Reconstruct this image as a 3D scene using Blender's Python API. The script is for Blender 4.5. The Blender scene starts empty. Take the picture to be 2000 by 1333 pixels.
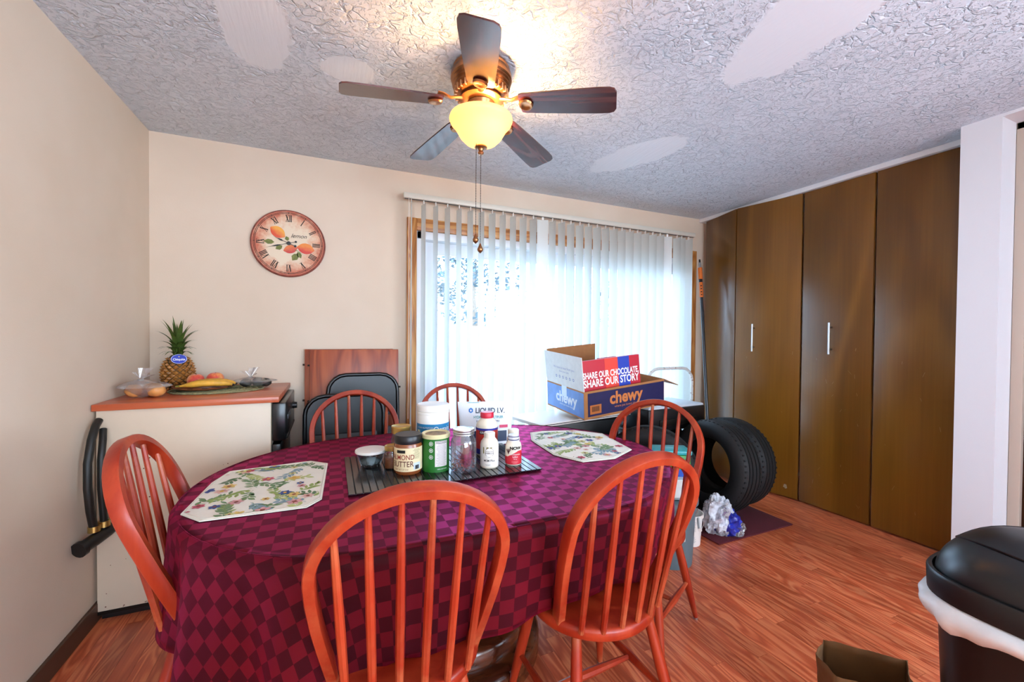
import bpy, bmesh, math, random
from math import sin, cos, pi, radians, sqrt, atan2
from mathutils import Vector, Matrix, noise
S = bpy.context.scene
C = S.collection
random.seed(7)

# ------------------------------------------------------------------ camera, sky, large lights, exposure
YAW, PITCH, ROLL, CAM_H = 0.41241, 0.01471, 0.00837, 1.2865
fw = Vector((sin(YAW)*cos(PITCH), cos(YAW)*cos(PITCH), -sin(PITCH)))
r0 = Vector((cos(YAW), -sin(YAW), 0)); u0 = r0.cross(fw)
rr = r0*cos(ROLL)+u0*sin(ROLL); uu = -r0*sin(ROLL)+u0*cos(ROLL)
cd = bpy.data.cameras.new('camera'); cam = bpy.data.objects.new('camera', cd); C.objects.link(cam)
cd.sensor_width = 36; cd.lens = 36*813.944/2000; cd.clip_start = .02
cam.matrix_world = Matrix(((rr.x, uu.x, -fw.x, 0), (rr.y, uu.y, -fw.y, 0), (rr.z, uu.z, -fw.z, CAM_H), (0, 0, 0, 1)))
S.camera = cam
W = bpy.data.worlds.new('sky'); S.world = W; W.use_nodes = True
bg = W.node_tree.nodes['Background']; bg.inputs[0].default_value = (.62, .80, 1, 1); bg.inputs[1].default_value = 14
def area(name, loc, rot, sx, sy, power, col):
    l = bpy.data.lights.new(name, 'AREA'); l.shape = 'RECTANGLE'; l.size = sx; l.size_y = sy; l.energy = power; l.color = col
    o = bpy.data.objects.new(name, l); C.objects.link(o); o.location = loc; o.rotation_euler = rot; return o
# daylight entering through the window of the rear wall (behind the camera)
area('daylight_rear_window', (.9, -2.97, 1.45), (radians(90), 0, 0), 2.7, 1.5, 22, (.86, .93, 1))
# and through an unseen opening, added in the right wall to brighten the left one
area('daylight_added_opening', (3.145, -1.6, 1.5), (0, radians(90), 0), 1.3, 2.0, 122, (.76, .88, 1))
p_ = bpy.data.lights.new('sliding_door_portal', 'AREA'); p_.shape = 'RECTANGLE'; p_.size = 2.62; p_.size_y = 2.04; p_.cycles.is_portal = True
po = bpy.data.objects.new('sliding_door_portal', p_); C.objects.link(po); po.location = (1.89, 3.17, 1.02); po.rotation_euler = (radians(-90), 0, 0)
S.view_settings.view_transform = 'Standard'; S.view_settings.look = 'None'; S.view_settings.gamma = 1
S.view_settings.use_curve_mapping = False; S.view_settings.exposure = 0.0
try:
    S.cycles.max_bounces = 10; S.cycles.diffuse_bounces = 5; S.cycles.glossy_bounces = 4; S.cycles.transparent_max_bounces = 24
    S.cycles.sample_clamp_indirect = 6; S.cycles.caustics_reflective = False; S.cycles.caustics_refractive = False
except Exception:
    pass

# ------------------------------------------------------------------ materials
def lin(c):
    if isinstance(c, str):
        c = [int(c[i:i+2], 16)/255 for i in (0, 2, 4)]
    return tuple(x/12.92 if x <= .04045 else ((x+.055)/1.055)**2.4 for x in c[:3])+(1,)
class NT:
    def __init__(s, name):
        s.m = bpy.data.materials.new(name); s.m.use_nodes = True; s.t = s.m.node_tree; s.n = s.t.nodes
        s.b = s.n['Principled BSDF']; s.out = s.n['Material Output']
    def node(s, ty, **kw):
        n = s.n.new(ty)
        for k, v in kw.items(): setattr(n, k, v)
        return n
    def link(s, a, b): s.t.links.new(a, b)
    def val(s, n, i, v):
        if hasattr(v, 'is_output') or isinstance(v, bpy.types.NodeSocket): s.link(v, n.inputs[i])
        else: n.inputs[i].default_value = v
    def coord(s, kind='Object', scale=(1, 1, 1), loc=None, rot=(0, 0, 0)):
        tc = s.node('ShaderNodeTexCoord'); mp = s.node('ShaderNodeMapping'); s.link(tc.outputs[kind], mp.inputs[0])
        mp.inputs['Scale'].default_value = scale; mp.inputs['Rotation'].default_value = rot
        if loc is not None: s.val(mp, 'Location', loc)
        return mp.outputs[0]
    def noise(s, vec, scale, detail=3, rough=.55, dist=0):
        n = s.node('ShaderNodeTexNoise'); s.link(vec, n.inputs['Vector']); n.inputs['Scale'].default_value = scale
        n.inputs['Detail'].default_value = detail; n.inputs['Roughness'].default_value = rough; n.inputs['Distortion'].default_value = dist
        return n.outputs[0]
    def ramp(s, fac, stops, interp='LINEAR'):
        r = s.node('ShaderNodeValToRGB'); r.color_ramp.interpolation = interp; s.link(fac, r.inputs[0])
        while len(r.color_ramp.elements) < len(stops): r.color_ramp.elements.new(.5)
        for e, (p, c) in zip(r.color_ramp.elements, stops):
            e.position = p; e.color = lin(c) if isinstance(c, str) else (c, c, c, 1) if isinstance(c, (int, float)) else c
        return r.outputs[0]
    def math(s, op, a, b=0.0, c=None, clamp=False):
        n = s.node('ShaderNodeMath', operation=op); n.use_clamp = clamp; s.val(n, 0, a); s.val(n, 1, b)
        if c is not None: s.val(n, 2, c)
        return n.outputs[0]
    def mix(s, fac, a, b, mode='MIX'):
        n = s.node('ShaderNodeMix', data_type='RGBA', blend_type=mode); s.val(n, 0, fac); s.val(n, 6, a); s.val(n, 7, b); return n.outputs[2]
    def bump(s, h, strength=.3, dist=.005):
        n = s.node('ShaderNodeBump'); n.inputs['Strength'].default_value = strength; n.inputs['Distance'].default_value = dist
        s.link(h, n.inputs['Height']); s.link(n.outputs[0], s.b.inputs['Normal']); return n.outputs[0]
MATS = {}
def pbr(name, col, rough=.5, metal=0, spec=.5, coat=0, var=0, vscale=30, bump=0, bscale=120, bdist=.002, alpha=1, sss=0, emit=None):
    if name in MATS: return MATS[name]
    m = NT(name); b = m.b; b.inputs['Base Color'].default_value = lin(col); b.inputs['Roughness'].default_value = rough
    b.inputs['Metallic'].default_value = metal; b.inputs['Specular IOR Level'].default_value = spec; b.inputs['Coat Weight'].default_value = coat
    b.inputs['Coat Roughness'].default_value = .12
    if var or bump: v = m.coord()
    if var:
        c = lin(col); n = m.noise(v, vscale, 4)
        lo = tuple(x*(1-var) for x in c[:3])+(1,); hi = tuple(min(1, x*(1+var)) for x in c[:3])+(1,)
        m.link(m.ramp(n, [(.3, lo), (.7, hi)]), b.inputs['Base Color'])
    if bump: m.bump(m.noise(v, bscale, 3), bump, bdist)
    if alpha < 1: b.inputs['Alpha'].default_value = alpha
    if emit: b.inputs['Emission Color'].default_value = lin(emit[0]); b.inputs['Emission Strength'].default_value = emit[1]
    MATS[name] = m.m; return m.m
def wood(name, dark, mid, light, axis='Y', s=1.0, rough=.4, coat=0, spec=.5, rand=0, rings=6, bump=.08, stretch=14, wear=None):
    m = NT(name); b = m.b
    sc = [stretch*s]*3; sc['XYZ'.index(axis)] = 1.2*s
    loc = None
    if rand:
        oi = m.node('ShaderNodeObjectInfo'); cx = m.node('ShaderNodeCombineXYZ')
        for i, k in enumerate((37.1, 91.7, 53.3)): m.link(m.math('MULTIPLY', oi.outputs['Random'], k), cx.inputs[i])
        loc = cx.outputs[0]
    v = m.coord('Object', tuple(sc), loc)
    n1 = m.noise(v, rings*.16, 2, .5, .6)
    w = m.math('SINE', m.math('MULTIPLY', n1, rings*9.0))
    w = m.math('MULTIPLY_ADD', w, .5, .5)
    sc2 = [130*s]*3; sc2['XYZ'.index(axis)] = 3*s
    n2 = m.noise(m.coord('Object', tuple(sc2), loc), 1, 3)
    f = m.math('MULTIPLY_ADD', w, .55, m.math('MULTIPLY', n2, .55), clamp=True)
    col = m.ramp(f, [(.12, dark), (.5, mid), (.9, light)])
    if rand:
        hs = m.node('ShaderNodeHueSaturation'); m.link(col, hs.inputs['Color']); m.link(m.math('MULTIPLY_ADD', oi.outputs['Random'], rand, 1-rand*.5), hs.inputs['Value'])
        col = hs.outputs[0]
    if wear:
        nw = m.noise(m.coord('Object'), 9, 5, .7); geo = m.node('ShaderNodeNewGeometry')
        pt = m.math('SMOOTHSTEP' if False else 'MULTIPLY_ADD', geo.outputs['Pointiness'], 9.0, -5.05, clamp=True)
        fac = m.math('MULTIPLY', pt, m.ramp(nw, [(.42, 0.0), (.6, 1.0)]), clamp=True)
        col = m.mix(fac, col, lin(wear))
    m.link(col, b.inputs['Base Color']); b.inputs['Roughness'].default_value = rough; b.inputs['Coat Weight'].default_value = coat
    b.inputs['Coat Roughness'].default_value = .18; b.inputs['Specular IOR Level'].default_value = spec
    if bump: m.bump(f, bump, .001)
    MATS[name] = m.m; return m.m
def glassy(name, tint='f4fbff', refl=.12, rough=.02, milky=0.0, milk='ffffff'):
    m = NT(name); t = m.node('ShaderNodeBsdfTransparent'); t.inputs[0].default_value = lin(tint)
    g = m.node('ShaderNodeBsdfGlossy'); g.inputs['Roughness'].default_value = rough
    lw = m.node('ShaderNodeLayerWeight'); lw.inputs[0].default_value = .35
    f = m.math('MULTIPLY_ADD', lw.outputs['Fresnel'], .6, refl*.5, clamp=True)
    mx = m.node('ShaderNodeMixShader'); m.link(f, mx.inputs[0]); m.link(t.outputs[0], mx.inputs[1]); m.link(g.outputs[0], mx.inputs[2])
    o = mx.outputs[0]
    if milky:
        d = m.node('ShaderNodeBsdfPrincipled'); d.inputs['Base Color'].default_value = lin(milk); d.inputs['Roughness'].default_value = .3
        m2 = m.node('ShaderNodeMixShader'); n = m.noise(m.coord(), 22, 4, .6)
        m.link(m.ramp(n, [(.35, milky*.35), (.68, min(1, milky*1.7))]), m2.inputs[0]); m.link(o, m2.inputs[1]); m.link(d.outputs[0], m2.inputs[2]); o = m2.outputs[0]
    m.link(o, m.out.inputs[0]); MATS[name] = m.m; return m.m

WALL = NT('wall_paint'); v = WALL.coord()
WALL.link(WALL.ramp(WALL.noise(v, 2.2, 3), [(.3, 'd4c0a9'), (.7, 'dac8b3')]), WALL.b.inputs['Base Color']); WALL.b.inputs['Roughness'].default_value = .62
WALL.bump(WALL.noise(v, 190, 3), .22, .0015); WALL = WALL.m
def ceiling_mat():
    m = NT('knockdown_plaster'); v = m.coord()
    wob = m.node('ShaderNodeTexNoise'); m.link(v, wob.inputs['Vector']); wob.inputs['Scale'].default_value = 7; wob.inputs['Detail'].default_value = 2
    va = m.node('ShaderNodeVectorMath', operation='SCALE'); m.link(wob.outputs['Color'], va.inputs[0]); va.inputs['Scale'].default_value = .16
    vb = m.node('ShaderNodeVectorMath', operation='ADD'); m.link(v, vb.inputs[0]); m.link(va.outputs[0], vb.inputs[1])
    mp = m.node('ShaderNodeMapping'); m.link(vb.outputs[0], mp.inputs[0]); mp.inputs['Scale'].default_value = (15, 24, 15); mp.inputs['Rotation'].default_value = (0, 0, .35)
    vo = m.node('ShaderNodeTexVoronoi', feature='DISTANCE_TO_EDGE'); m.link(mp.outputs[0], vo.inputs['Vector']); vo.inputs['Scale'].default_value = 1
    crack = m.ramp(vo.outputs['Distance'], [(.0, 0.0), (.1, 1.0)])
    mask = m.ramp(m.noise(v, 19, 3, .6), [(.47, 1.0), (.56, 0.0)])     # where the ridges break up
    ridge = m.math('MAXIMUM', crack, mask)
    small = m.ramp(m.noise(v, 62, 3, .6, .8), [(.38, 0.0), (.47, 1.0)])
    fine = m.noise(v, 170, 2)
    h = m.math('ADD', m.math('MULTIPLY', ridge, 1.0), m.math('ADD', m.math('MULTIPLY', small, .62), m.math('MULTIPLY', fine, .22)))
    # smooth skim-coat patches, each an ellipse with a ragged outline
    sep = m.node('ShaderNodeSeparateXYZ'); m.link(v, sep.inputs[0]); rag = m.math('MULTIPLY_ADD', m.noise(v, 5, 4, .7), 1.5, -.75)
    tot = None
    for cx, cy, ax, ay, an in PATCHES:
        dx = m.math('SUBTRACT', sep.outputs[0], cx); dy = m.math('SUBTRACT', sep.outputs[1], cy)
        a = m.math('DIVIDE', m.math('ADD', m.math('MULTIPLY', dx, cos(an)), m.math('MULTIPLY', dy, sin(an))), ax)
        b = m.math('DIVIDE', m.math('SUBTRACT', m.math('MULTIPLY', dy, cos(an)), m.math('MULTIPLY', dx, sin(an))), ay)
        d = m.math('ADD', m.math('ADD', m.math('MULTIPLY', a, a), m.math('MULTIPLY', b, b)), rag)
        e = m.ramp(d, [(.8, 1.0), (1.0, 0.0)]); tot = e if tot is None else m.math('MAXIMUM', tot, e)
    strokes = m.noise(m.coord('Object', (60, 5, 1), rot=(0, 0, -.5)), 1.2, 3)
    keep = m.math('SUBTRACT', 1.0, tot)
    h2 = m.math('ADD', m.math('MULTIPLY', h, keep), m.math('MULTIPLY', m.math('MULTIPLY_ADD', strokes, .25, 1.25), tot))
    m.link(m.mix(tot, m.ramp(m.noise(v, 3, 2), [(.3, 'd2dde8'), (.7, 'dae5f0')]), lin('dfe8f0')), m.b.inputs['Base Color']); m.b.inputs['Roughness'].default_value = .55
    m.b.inputs['Specular IOR Level'].default_value = .35
    m.bump(h2, .9, .0075); return m.m
PATCHES = [(1.79, 2.16, .36, .16, 1.9), (.07, 1.98, .12, .1, 0), (-.26, 1.88, .13, .27, .1), (1.60, .98, .19, .4, -.25)]
CEIL = ceiling_mat()
def cloth_mat():
    m = NT('damask_cloth'); tc = m.node('ShaderNodeTexCoord'); sep = m.node('ShaderNodeSeparateXYZ'); m.link(tc.outputs['UV'], sep.inputs[0])
    k = 1/.043
    a = m.math('MULTIPLY', sep.outputs[0], k); b = m.math('MULTIPLY', sep.outputs[1], k*1.05)
    fa, fb = m.math('FLOOR', a), m.math('FLOOR', b)
    ck = m.math('ABSOLUTE', m.math('MODULO', m.math('ADD', fa, fb), 2.0)); ck = m.math('GREATER_THAN', ck, .5)
    cx = m.node('ShaderNodeCombineXYZ'); m.link(fa, cx.inputs[0]); m.link(fb, cx.inputs[1])
    wn = m.node('ShaderNodeTexWhiteNoise'); m.link(cx.outputs[0], wn.inputs[0]); rnd = wn.outputs[0]
    c1 = m.mix(rnd, (.024, .0008, .002, 1), (.034, .001, .003, 1)); c2 = m.mix(rnd, (.078, .002, .0045, 1), (.1, .003, .007, 1))
    col = m.mix(ck, c1, c2); m.link(col, m.b.inputs['Base Color']); m.b.inputs['Roughness'].default_value = .7; m.b.inputs['Specular IOR Level'].default_value = .1
    gl = m.node('ShaderNodeBsdfGlossy'); gl.inputs['Color'].default_value = (.9, .08, .36, 1); m.link(m.mix(ck, (.42, .42, .42, 1), (.33, .33, .33, 1)), gl.inputs['Roughness'])
    ms = m.node('ShaderNodeMixShader'); lw = m.node('ShaderNodeLayerWeight'); fc = m.math('POWER', lw.outputs['Facing'], 1.8); m.link(m.math('MULTIPLY', fc, m.math('MULTIPLY_ADD', ck, .28, .34), clamp=True), ms.inputs[0]); m.link(m.b.outputs[0], ms.inputs[1]); m.link(gl.outputs[0], ms.inputs[2]); m.link(ms.outputs[0], m.out.inputs[0])
    wa = m.math('SINE', m.math('MULTIPLY', m.mix(ck, sep.outputs[0], sep.outputs[1]), 2600.0))
    m.link(m.bump(m.math('MULTIPLY_ADD', wa, .2, m.math('MULTIPLY', ck, .5)), .16, .0006), gl.inputs['Normal']); return m.m
CLOTH = cloth_mat()
FLORAL = pbr('placemat_linen', 'e6e1d3', .8, var=.04, vscale=20, bump=.15, bscale=700, bdist=.0006)
CHAIRW = wood('chair_wood', '861f0c', '982a13', 'aa3a1d', 'Z', .8, .36, .1, .4, .08, 3, .03, 10, wear='d88f5c')
FLOORW = wood('laminate_wood', '9c4022', 'bd5a38', 'd37a50', 'Y', 1.0, .3, .12, .5, .45, 7, .05, 9)
CLOSETW = wood('closet_veneer', '5c380a', '6c440d', '7a5014', 'Z', .55, .33, .2, .5, .1, 3, .03, 7)
LEAFW = wood('leaf_wood', '6d2713', '93401f', 'a8532b', 'Z', .6, .35, .2, .5, .1, 6, .04, 9)
FANW = wood('fan_blade_wood', '2a0d0b', '451a15', '5c2a22', 'X', 1.2, .24, .35, .5, .05, 4, .03, 10)
CASEW = wood('casing_wood', '8d5424', 'b9773a', 'd09a58', 'Z', 1.2, .45, .1, .5, .1, 5, .04, 12)
CASEWX = wood('casing_wood_horizontal', '8d5424', 'b9773a', 'd09a58', 'X', 1.2, .45, .1, .5, .1, 5, .04, 12)
PEDW = wood('pedestal_wood', '2c1208', '47200f', '5e3018', 'X', .8, .22, .5, .6, 0, 5, .03, 9)
TOPW = wood('worktop_laminate', 'ab4a25', 'b85530', 'c4623a', 'X', .5, .35, .2, .5, 0, 4, .02, 9)
WHITE = pbr('white_plastic', 'ece9e2', .38); VINYL = pbr('white_vinyl', 'e4e8ec', .4); BLACK = pbr('black_plastic', '0b0b0d', .38)
BLKM = pbr('black_enamel', '08090b', .3, coat=.2); RUB = pbr('tire_rubber', '070708', .7, var=.4, vscale=60, bump=.3, bscale=150)
PANELW = pbr('cream_enamel', 'd8c6ae', .42, var=.06, vscale=3); BRN = pbr('dark_brown_trim', '4a2f20', .5)
BRONZE = pbr('antique_bronze', '9a6a45', .28, .9, var=.25, vscale=25); STEEL = pbr('brushed_steel', 'b9bcc0', .32, 1); DARKM = pbr('dark_metal', '2b2723', .4, .8)
GOLD = pbr('gold_lid', 'c9a860', .3, .9); SILV = pbr('silver_lid', 'c6c8cb', .28, 1)
GLASS = glassy('clear_glass'); PANE = glassy('window_glass', 'f2f9ff', .06); BAGM = glassy('thin_plastic_bag', 'ffffff', .22, .2, .16, 'eeeef0')
BAGW = glassy('white_plastic_bag', 'ffffff', .3, .2, .6, 'e6ecf4')
CARD = pbr('cardboard', 'a8713f', .75, var=.08, vscale=40); CARDIN = pbr('cardboard_inside', '9c6a3e', .8, var=.08, vscale=25)
INKB = pbr('black_ink', '15130f', .7); INKW = pbr('white_ink', 'f0f0ee', .6)

# ------------------------------------------------------------------ mesh helpers
def Rz(a): return Matrix.Rotation(a, 4, 'Z')
def Rx(a): return Matrix.Rotation(a, 4, 'X')
def Ry(a): return Matrix.Rotation(a, 4, 'Y')
def T(x, y, z): return Matrix.Translation((x, y, z))
class MB:
    def __init__(s): s.v = []; s.f = []
    def add(s, vs, fs, M=None):
        o = len(s.v); s.v += [tuple(M @ Vector(p)) if M is not None else tuple(p) for p in vs]; s.f += [tuple(i+o for i in f) for f in fs]; return s
    def box(s, x0, x1, y0, y1, z0, z1, M=None):
        vs = [(x, y, z) for z in (z0, z1) for y in (y0, y1) for x in (x0, x1)]
        return s.add(vs, [(0, 2, 3, 1), (4, 5, 7, 6), (0, 1, 5, 4), (2, 6, 7, 3), (0, 4, 6, 2), (1, 3, 7, 5)], M)
    def rbox(s, x0, x1, y0, y1, z0, z1, b=.005, seg=2, M=None):
        bm = bmesh.new(); bmesh.ops.create_cube(bm, size=1)
        for q in bm.verts: q.co = Vector(((x0+x1)/2+q.co.x*(x1-x0), (y0+y1)/2+q.co.y*(y1-y0), (z0+z1)/2+q.co.z*(z1-z0)))
        bmesh.ops.bevel(bm, geom=list(bm.edges), offset=b, segments=seg, affect='EDGES', profile=.5)
        bm.verts.index_update(); s.add([q.co for q in bm.verts], [[q.index for q in f.verts] for f in bm.faces], M); bm.free(); return s
    def ring(s, pts): o = len(s.v); s.v += [tuple(p) for p in pts]; return list(range(o, o+len(pts)))
    def bridge(s, a, b, closed=True):
        n = len(a)
        for i in range(n if closed else n-1): j = (i+1) % n; s.f.append((a[i], a[j], b[j], b[i]))
    def tube(s, path, r, n=8, closed=False, cap=True, M=None, up=None):
        P = [Vector(p) for p in path]; m = len(P); R = r if isinstance(r, (list, tuple)) else [r]*m
        tg = [(P[(i+1) % m]-P[i-1] if closed else P[min(i+1, m-1)]-P[max(i-1, 0)]).normalized() for i in range(m)]
        a = Vector(up) if up else (Vector((0, 0, 1)) if abs(tg[0].z) < .9 else Vector((1, 0, 0)))
        nn = (a-tg[0]*a.dot(tg[0])).normalized(); rings = []
        for i in range(m):
            nn = (nn-tg[i]*nn.dot(tg[i])).normalized(); bb = tg[i].cross(nn)
            ra, rb = R[i] if isinstance(R[i], (list, tuple)) else (R[i], R[i])
            pts = [P[i]+nn*cos(2*pi*k/n)*ra+bb*sin(2*pi*k/n)*rb for k in range(n)]
            rings.append(s.ring([M @ p for p in pts] if M is not None else pts))
        for i in range(m-1): s.bridge(rings[i], rings[i+1])
        if closed: s.bridge(rings[-1], rings[0])
        elif cap: s.f.append(tuple(rings[0][::-1])); s.f.append(tuple(rings[-1]))
        return s
    def lathe(s, prof, n=28, M=None, a0=0, a1=2*pi):
        full = abs(a1-a0-2*pi) < 1e-6; k = n if full else n+1; rings = []
        for r, z in prof:
            if r < 1e-6: p = Vector((0, 0, z)); rings.append(s.ring([M @ p if M is not None else p]))
            else:
                pts = [Vector((r*cos(a0+(a1-a0)*i/n), r*sin(a0+(a1-a0)*i/n), z)) for i in range(k)]
                rings.append(s.ring([M @ p for p in pts] if M is not None else pts))
        for A, B in zip(rings, rings[1:]):
            if len(A) == 1 and len(B) > 1: s.f += [(A[0], B[(i+1) % len(B)], B[i]) for i in range(len(B) if full else len(B)-1)]
            elif len(B) == 1 and len(A) > 1: s.f += [(A[i], A[(i+1) % len(A)], B[0]) for i in range(len(A) if full else len(A)-1)]
            elif len(A) > 1: s.bridge(A, B, full)
        return s
    def prism(s, poly, z0, z1, M=None):
        n = len(poly); vs = [(x, y, z0) for x, y in poly]+[(x, y, z1) for x, y in poly]
        return s.add(vs, [tuple(range(n))[::-1], tuple(range(n, 2*n))]+[(i, (i+1) % n, n+(i+1) % n, n+i) for i in range(n)], M)
    def grid(s, fn, nu, nv, M=None, closed_u=False):
        vs = [fn(i/nu, j/nv) for j in range(nv+1) for i in range(nu+(0 if closed_u else 1))]
        w = nu if closed_u else nu+1
        fs = [(j*w+i, j*w+(i+1) % w, (j+1)*w+(i+1) % w, (j+1)*w+i) for j in range(nv) for i in range(nu)]
        return s.add(vs, fs, M)
    def blob(s, c, rad, seed=0, amp=.15, freq=4, n=24, flat=None, M=None):
        def fn(u, w):
            a = 2*pi*u; t = pi*w; d = Vector((sin(t)*cos(a), sin(t)*sin(a), -cos(t)))
            k = 1+amp*noise.noise(d*freq*.5+Vector((seed*3.1, seed*1.7, seed)))+amp*.5*noise.noise(d*freq+Vector((seed, seed*5.1, 0)))
            p = Vector((d.x*rad[0]*k, d.y*rad[1]*k, d.z*rad[2]*k))
            if flat is not None: p.z = max(p.z, flat-c[2])
            return p+Vector(c)
        return s.grid(fn, n, n//2, M, True)
    def mesh(s, name, mat, smooth=True, ang=38):
        me = bpy.data.meshes.new(name); me.from_pydata(s.v, [], s.f); me.validate(); me.update()
        bm = bmesh.new(); bm.from_mesh(me); bmesh.ops.remove_doubles(bm, verts=bm.verts, dist=1e-6); bmesh.ops.recalc_face_normals(bm, faces=bm.faces); bm.to_mesh(me); bm.free()
        if mat: me.materials.append(mat)
        if smooth: me.shade_smooth(); me.set_sharp_from_angle(angle=radians(ang))
        return me
    def build(s, name, mat, parent=None, smooth=True, M=None, ang=38):
        return link(name, s.mesh(name, mat, smooth, ang), parent, M)
def link(name, me, parent=None, M=None):
    o = bpy.data.objects.new(name, me); C.objects.link(o); o.parent = parent
    if M is not None: o.matrix_local = M
    return o
def tag(o, label=None, cat=None, group=None, kind=None):
    if label: o['label'] = label
    if cat: o['category'] = cat
    if group: o['group'] = group
    if kind: o['kind'] = kind
    return o
def thing(name, label, cat, loc=(0, 0, 0), rz=0, group=None, kind=None):
    o = bpy.data.objects.new(name, None); C.objects.link(o); o.location = loc; o.rotation_euler = (0, 0, rz); o.empty_display_size = .1
    return tag(o, label, cat, group, kind)
def copy_tree(o, parent=None):
    c = o.copy(); C.objects.link(c); c.parent = parent
    for ch in list(o.children): copy_tree(ch, c)
    return c
def text(body, size, align='CENTER', shear=0, bold=0, sx=1.0):
    """flat lettering in the XY plane -> MB"""
    cu = bpy.data.curves.new('t', 'FONT'); cu.body = body; cu.size = size; cu.align_x = align; cu.align_y = 'CENTER'; cu.shear = shear; cu.offset = bold
    cu.fill_mode = 'FRONT'; cu.resolution_u = 3
    ob = bpy.data.objects.new('t', cu); me = bpy.data.meshes.new_from_object(ob); m = MB()
    m.add([(q.co.x*sx, q.co.y, 0) for q in me.vertices], [tuple(p.vertices) for p in me.polygons])
    bpy.data.objects.remove(ob); bpy.data.meshes.remove(me); bpy.data.curves.remove(cu); return m
def warp(m, fn): m.v = [tuple(fn(*p)) for p in m.v]; return m
def wrap(m, R, a, z): return warp(m, lambda x, y, q: (R*cos(a+x/R), R*sin(a+x/R), z+y))     # lettering on a cylinder facing angle a
def patch(R, a, w, z0, z1, n=10): return MB().grid(lambda u, v: (R*cos(a-w/2/R+w/R*u), R*sin(a-w/2/R+w/R*u), z0+(z1-z0)*v), n, 1)

# ------------------------------------------------------------------ the room
XL, XR, YB, H = -.951, 3.360, 3.039, 2.44
OX0, OX1, OZ = .575, 3.215, 2.045                                     # opening of the sliding door
def struct(name, mb, mat, label, cat, smooth=False):
    return tag(mb.build(name, mat, None, smooth), label, cat, None, 'structure')
fl = struct('floor', MB().box(XL-.1, 5.0, -3.1, YB+.15, -.12, -.0085), FLOORW, 'reddish orange wood laminate floor', 'floor')
PW = .0663; k = 0; pm = {}
x = XL+.002
col_i = 0
while x < XR+.02:
    y = .25-random.random()*.55; w = min(PW, XR+.03-x)
    while y < YB-.01:
        L = random.choice((.55, .72, .9, 1.05)); y1 = min(y+L, YB-.002); y0 = max(y, .05)
        if y1-y0 > .04:
            key = (round(w, 3), round(y1-y0, 2)); LL = key[1]
            if key not in pm: pm[key] = MB().box(.0003, key[0]-.0003, 0, LL-.0008, -.0085, 0).mesh('plank', FLOORW, False)
            o = link('plank', pm[key], fl); o.location = (x, min(y0, YB-.002-LL), 0)
        y += L
    x += PW
struct('ceiling', MB().box(XL-.1, 5.0, -3.1, YB+.15, H, H+.1), CEIL, 'off-white knockdown textured ceiling with smooth patched spots', 'ceiling')
struct('wall_left', MB().box(XL-.1, XL, -3.1, YB+.15, 0, H), WALL, 'plain cream painted wall on the left', 'wall')
wb = MB().box(XL, OX0, YB, YB+.15, 0, H); wb.box(OX1, 5, YB, YB+.15, 0, H); wb.box(OX0, OX1, YB, YB+.15, OZ, H)
struct('wall_back', wb, WALL, 'cream wall with the clock around the sliding door', 'wall')
wr = MB().box(XL-.1, -.5, -3.1, -2.98, 0, H); wr.box(2.3, 5, -3.1, -2.98, 0, H); wr.box(-.5, 2.3, -3.1, -2.98, 0, .68); wr.box(-.5, 2.3, -3.1, -2.98, 2.22, H)
struct('wall_rear', wr, WALL, 'cream wall behind the viewer with a wide window opening', 'wall')
# right side: closet recess, the white wall end beside it, doorway with a brown door
wp = MB().box(3.15, 3.62, .965, 1.12, 0, H); wp.box(3.15, 3.62, .06, .965, 2.425, H); wp.box(3.15, 3.62, -.6, .06, 0, H); wp.box(3.15, 3.62, -3.0, -2.6, 0, H); wp.box(3.15, 3.62, -2.6, -.6, 0, .85); wp.box(3.15, 3.62, -2.6, -.6, 2.15, H)
struct('wall_right', wp, pbr('white_paint', 'dcdde0', .6, bump=.2, bscale=190), 'white painted wall end between the closet doors and the doorway', 'wall')
struct('wall_closet', MB().box(4.0, 4.1, 0, YB, 0, H), WALL, 'closet rear wall behind the brown doors', 'wall')
struct('trim_1', MB().rbox(XR-.03, XR+.1, 1.165, YB, 2.405, H, .004), pbr('white_trim', 'dfe0e2', .5), 'thin white header trim above the closet doors', 'trim')
struct('baseboard_left', MB().rbox(XL, XL+.014, -2.9, 2.96, 0, .085, .004), BRN, 'dark brown baseboard along the left wall', 'baseboard')
# doorway
dj = thing('door_5', 'dark brown flush door in the doorway beside the white wall end', 'door', (0, 0, 0), kind='structure')
MB().rbox(3.36, 3.4, .13, .93, .01, 2.38, .003).build('door_leaf', wood('door_brown', '2a1408', '3d2010', '4d2c17', 'Z', .5, .4, .1), dj)
jb = MB().rbox(3.31, 3.345, .92, .964, 0, 2.424, .004); jb.rbox(3.31, 3.345, .061, .964, 2.385, 2.424, .004); jb.build('jamb', pbr('beige_jamb', 'b9aa9a', .5), dj)
MB().lathe([(0, 0), (.025, 0), (.012, .01), (.012, .03), (.026, .045), (.024, .06), (0, .065)], 16, T(3.36, .2, 1.0) @ Ry(-pi/2)).build('knob', STEEL, dj)

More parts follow.
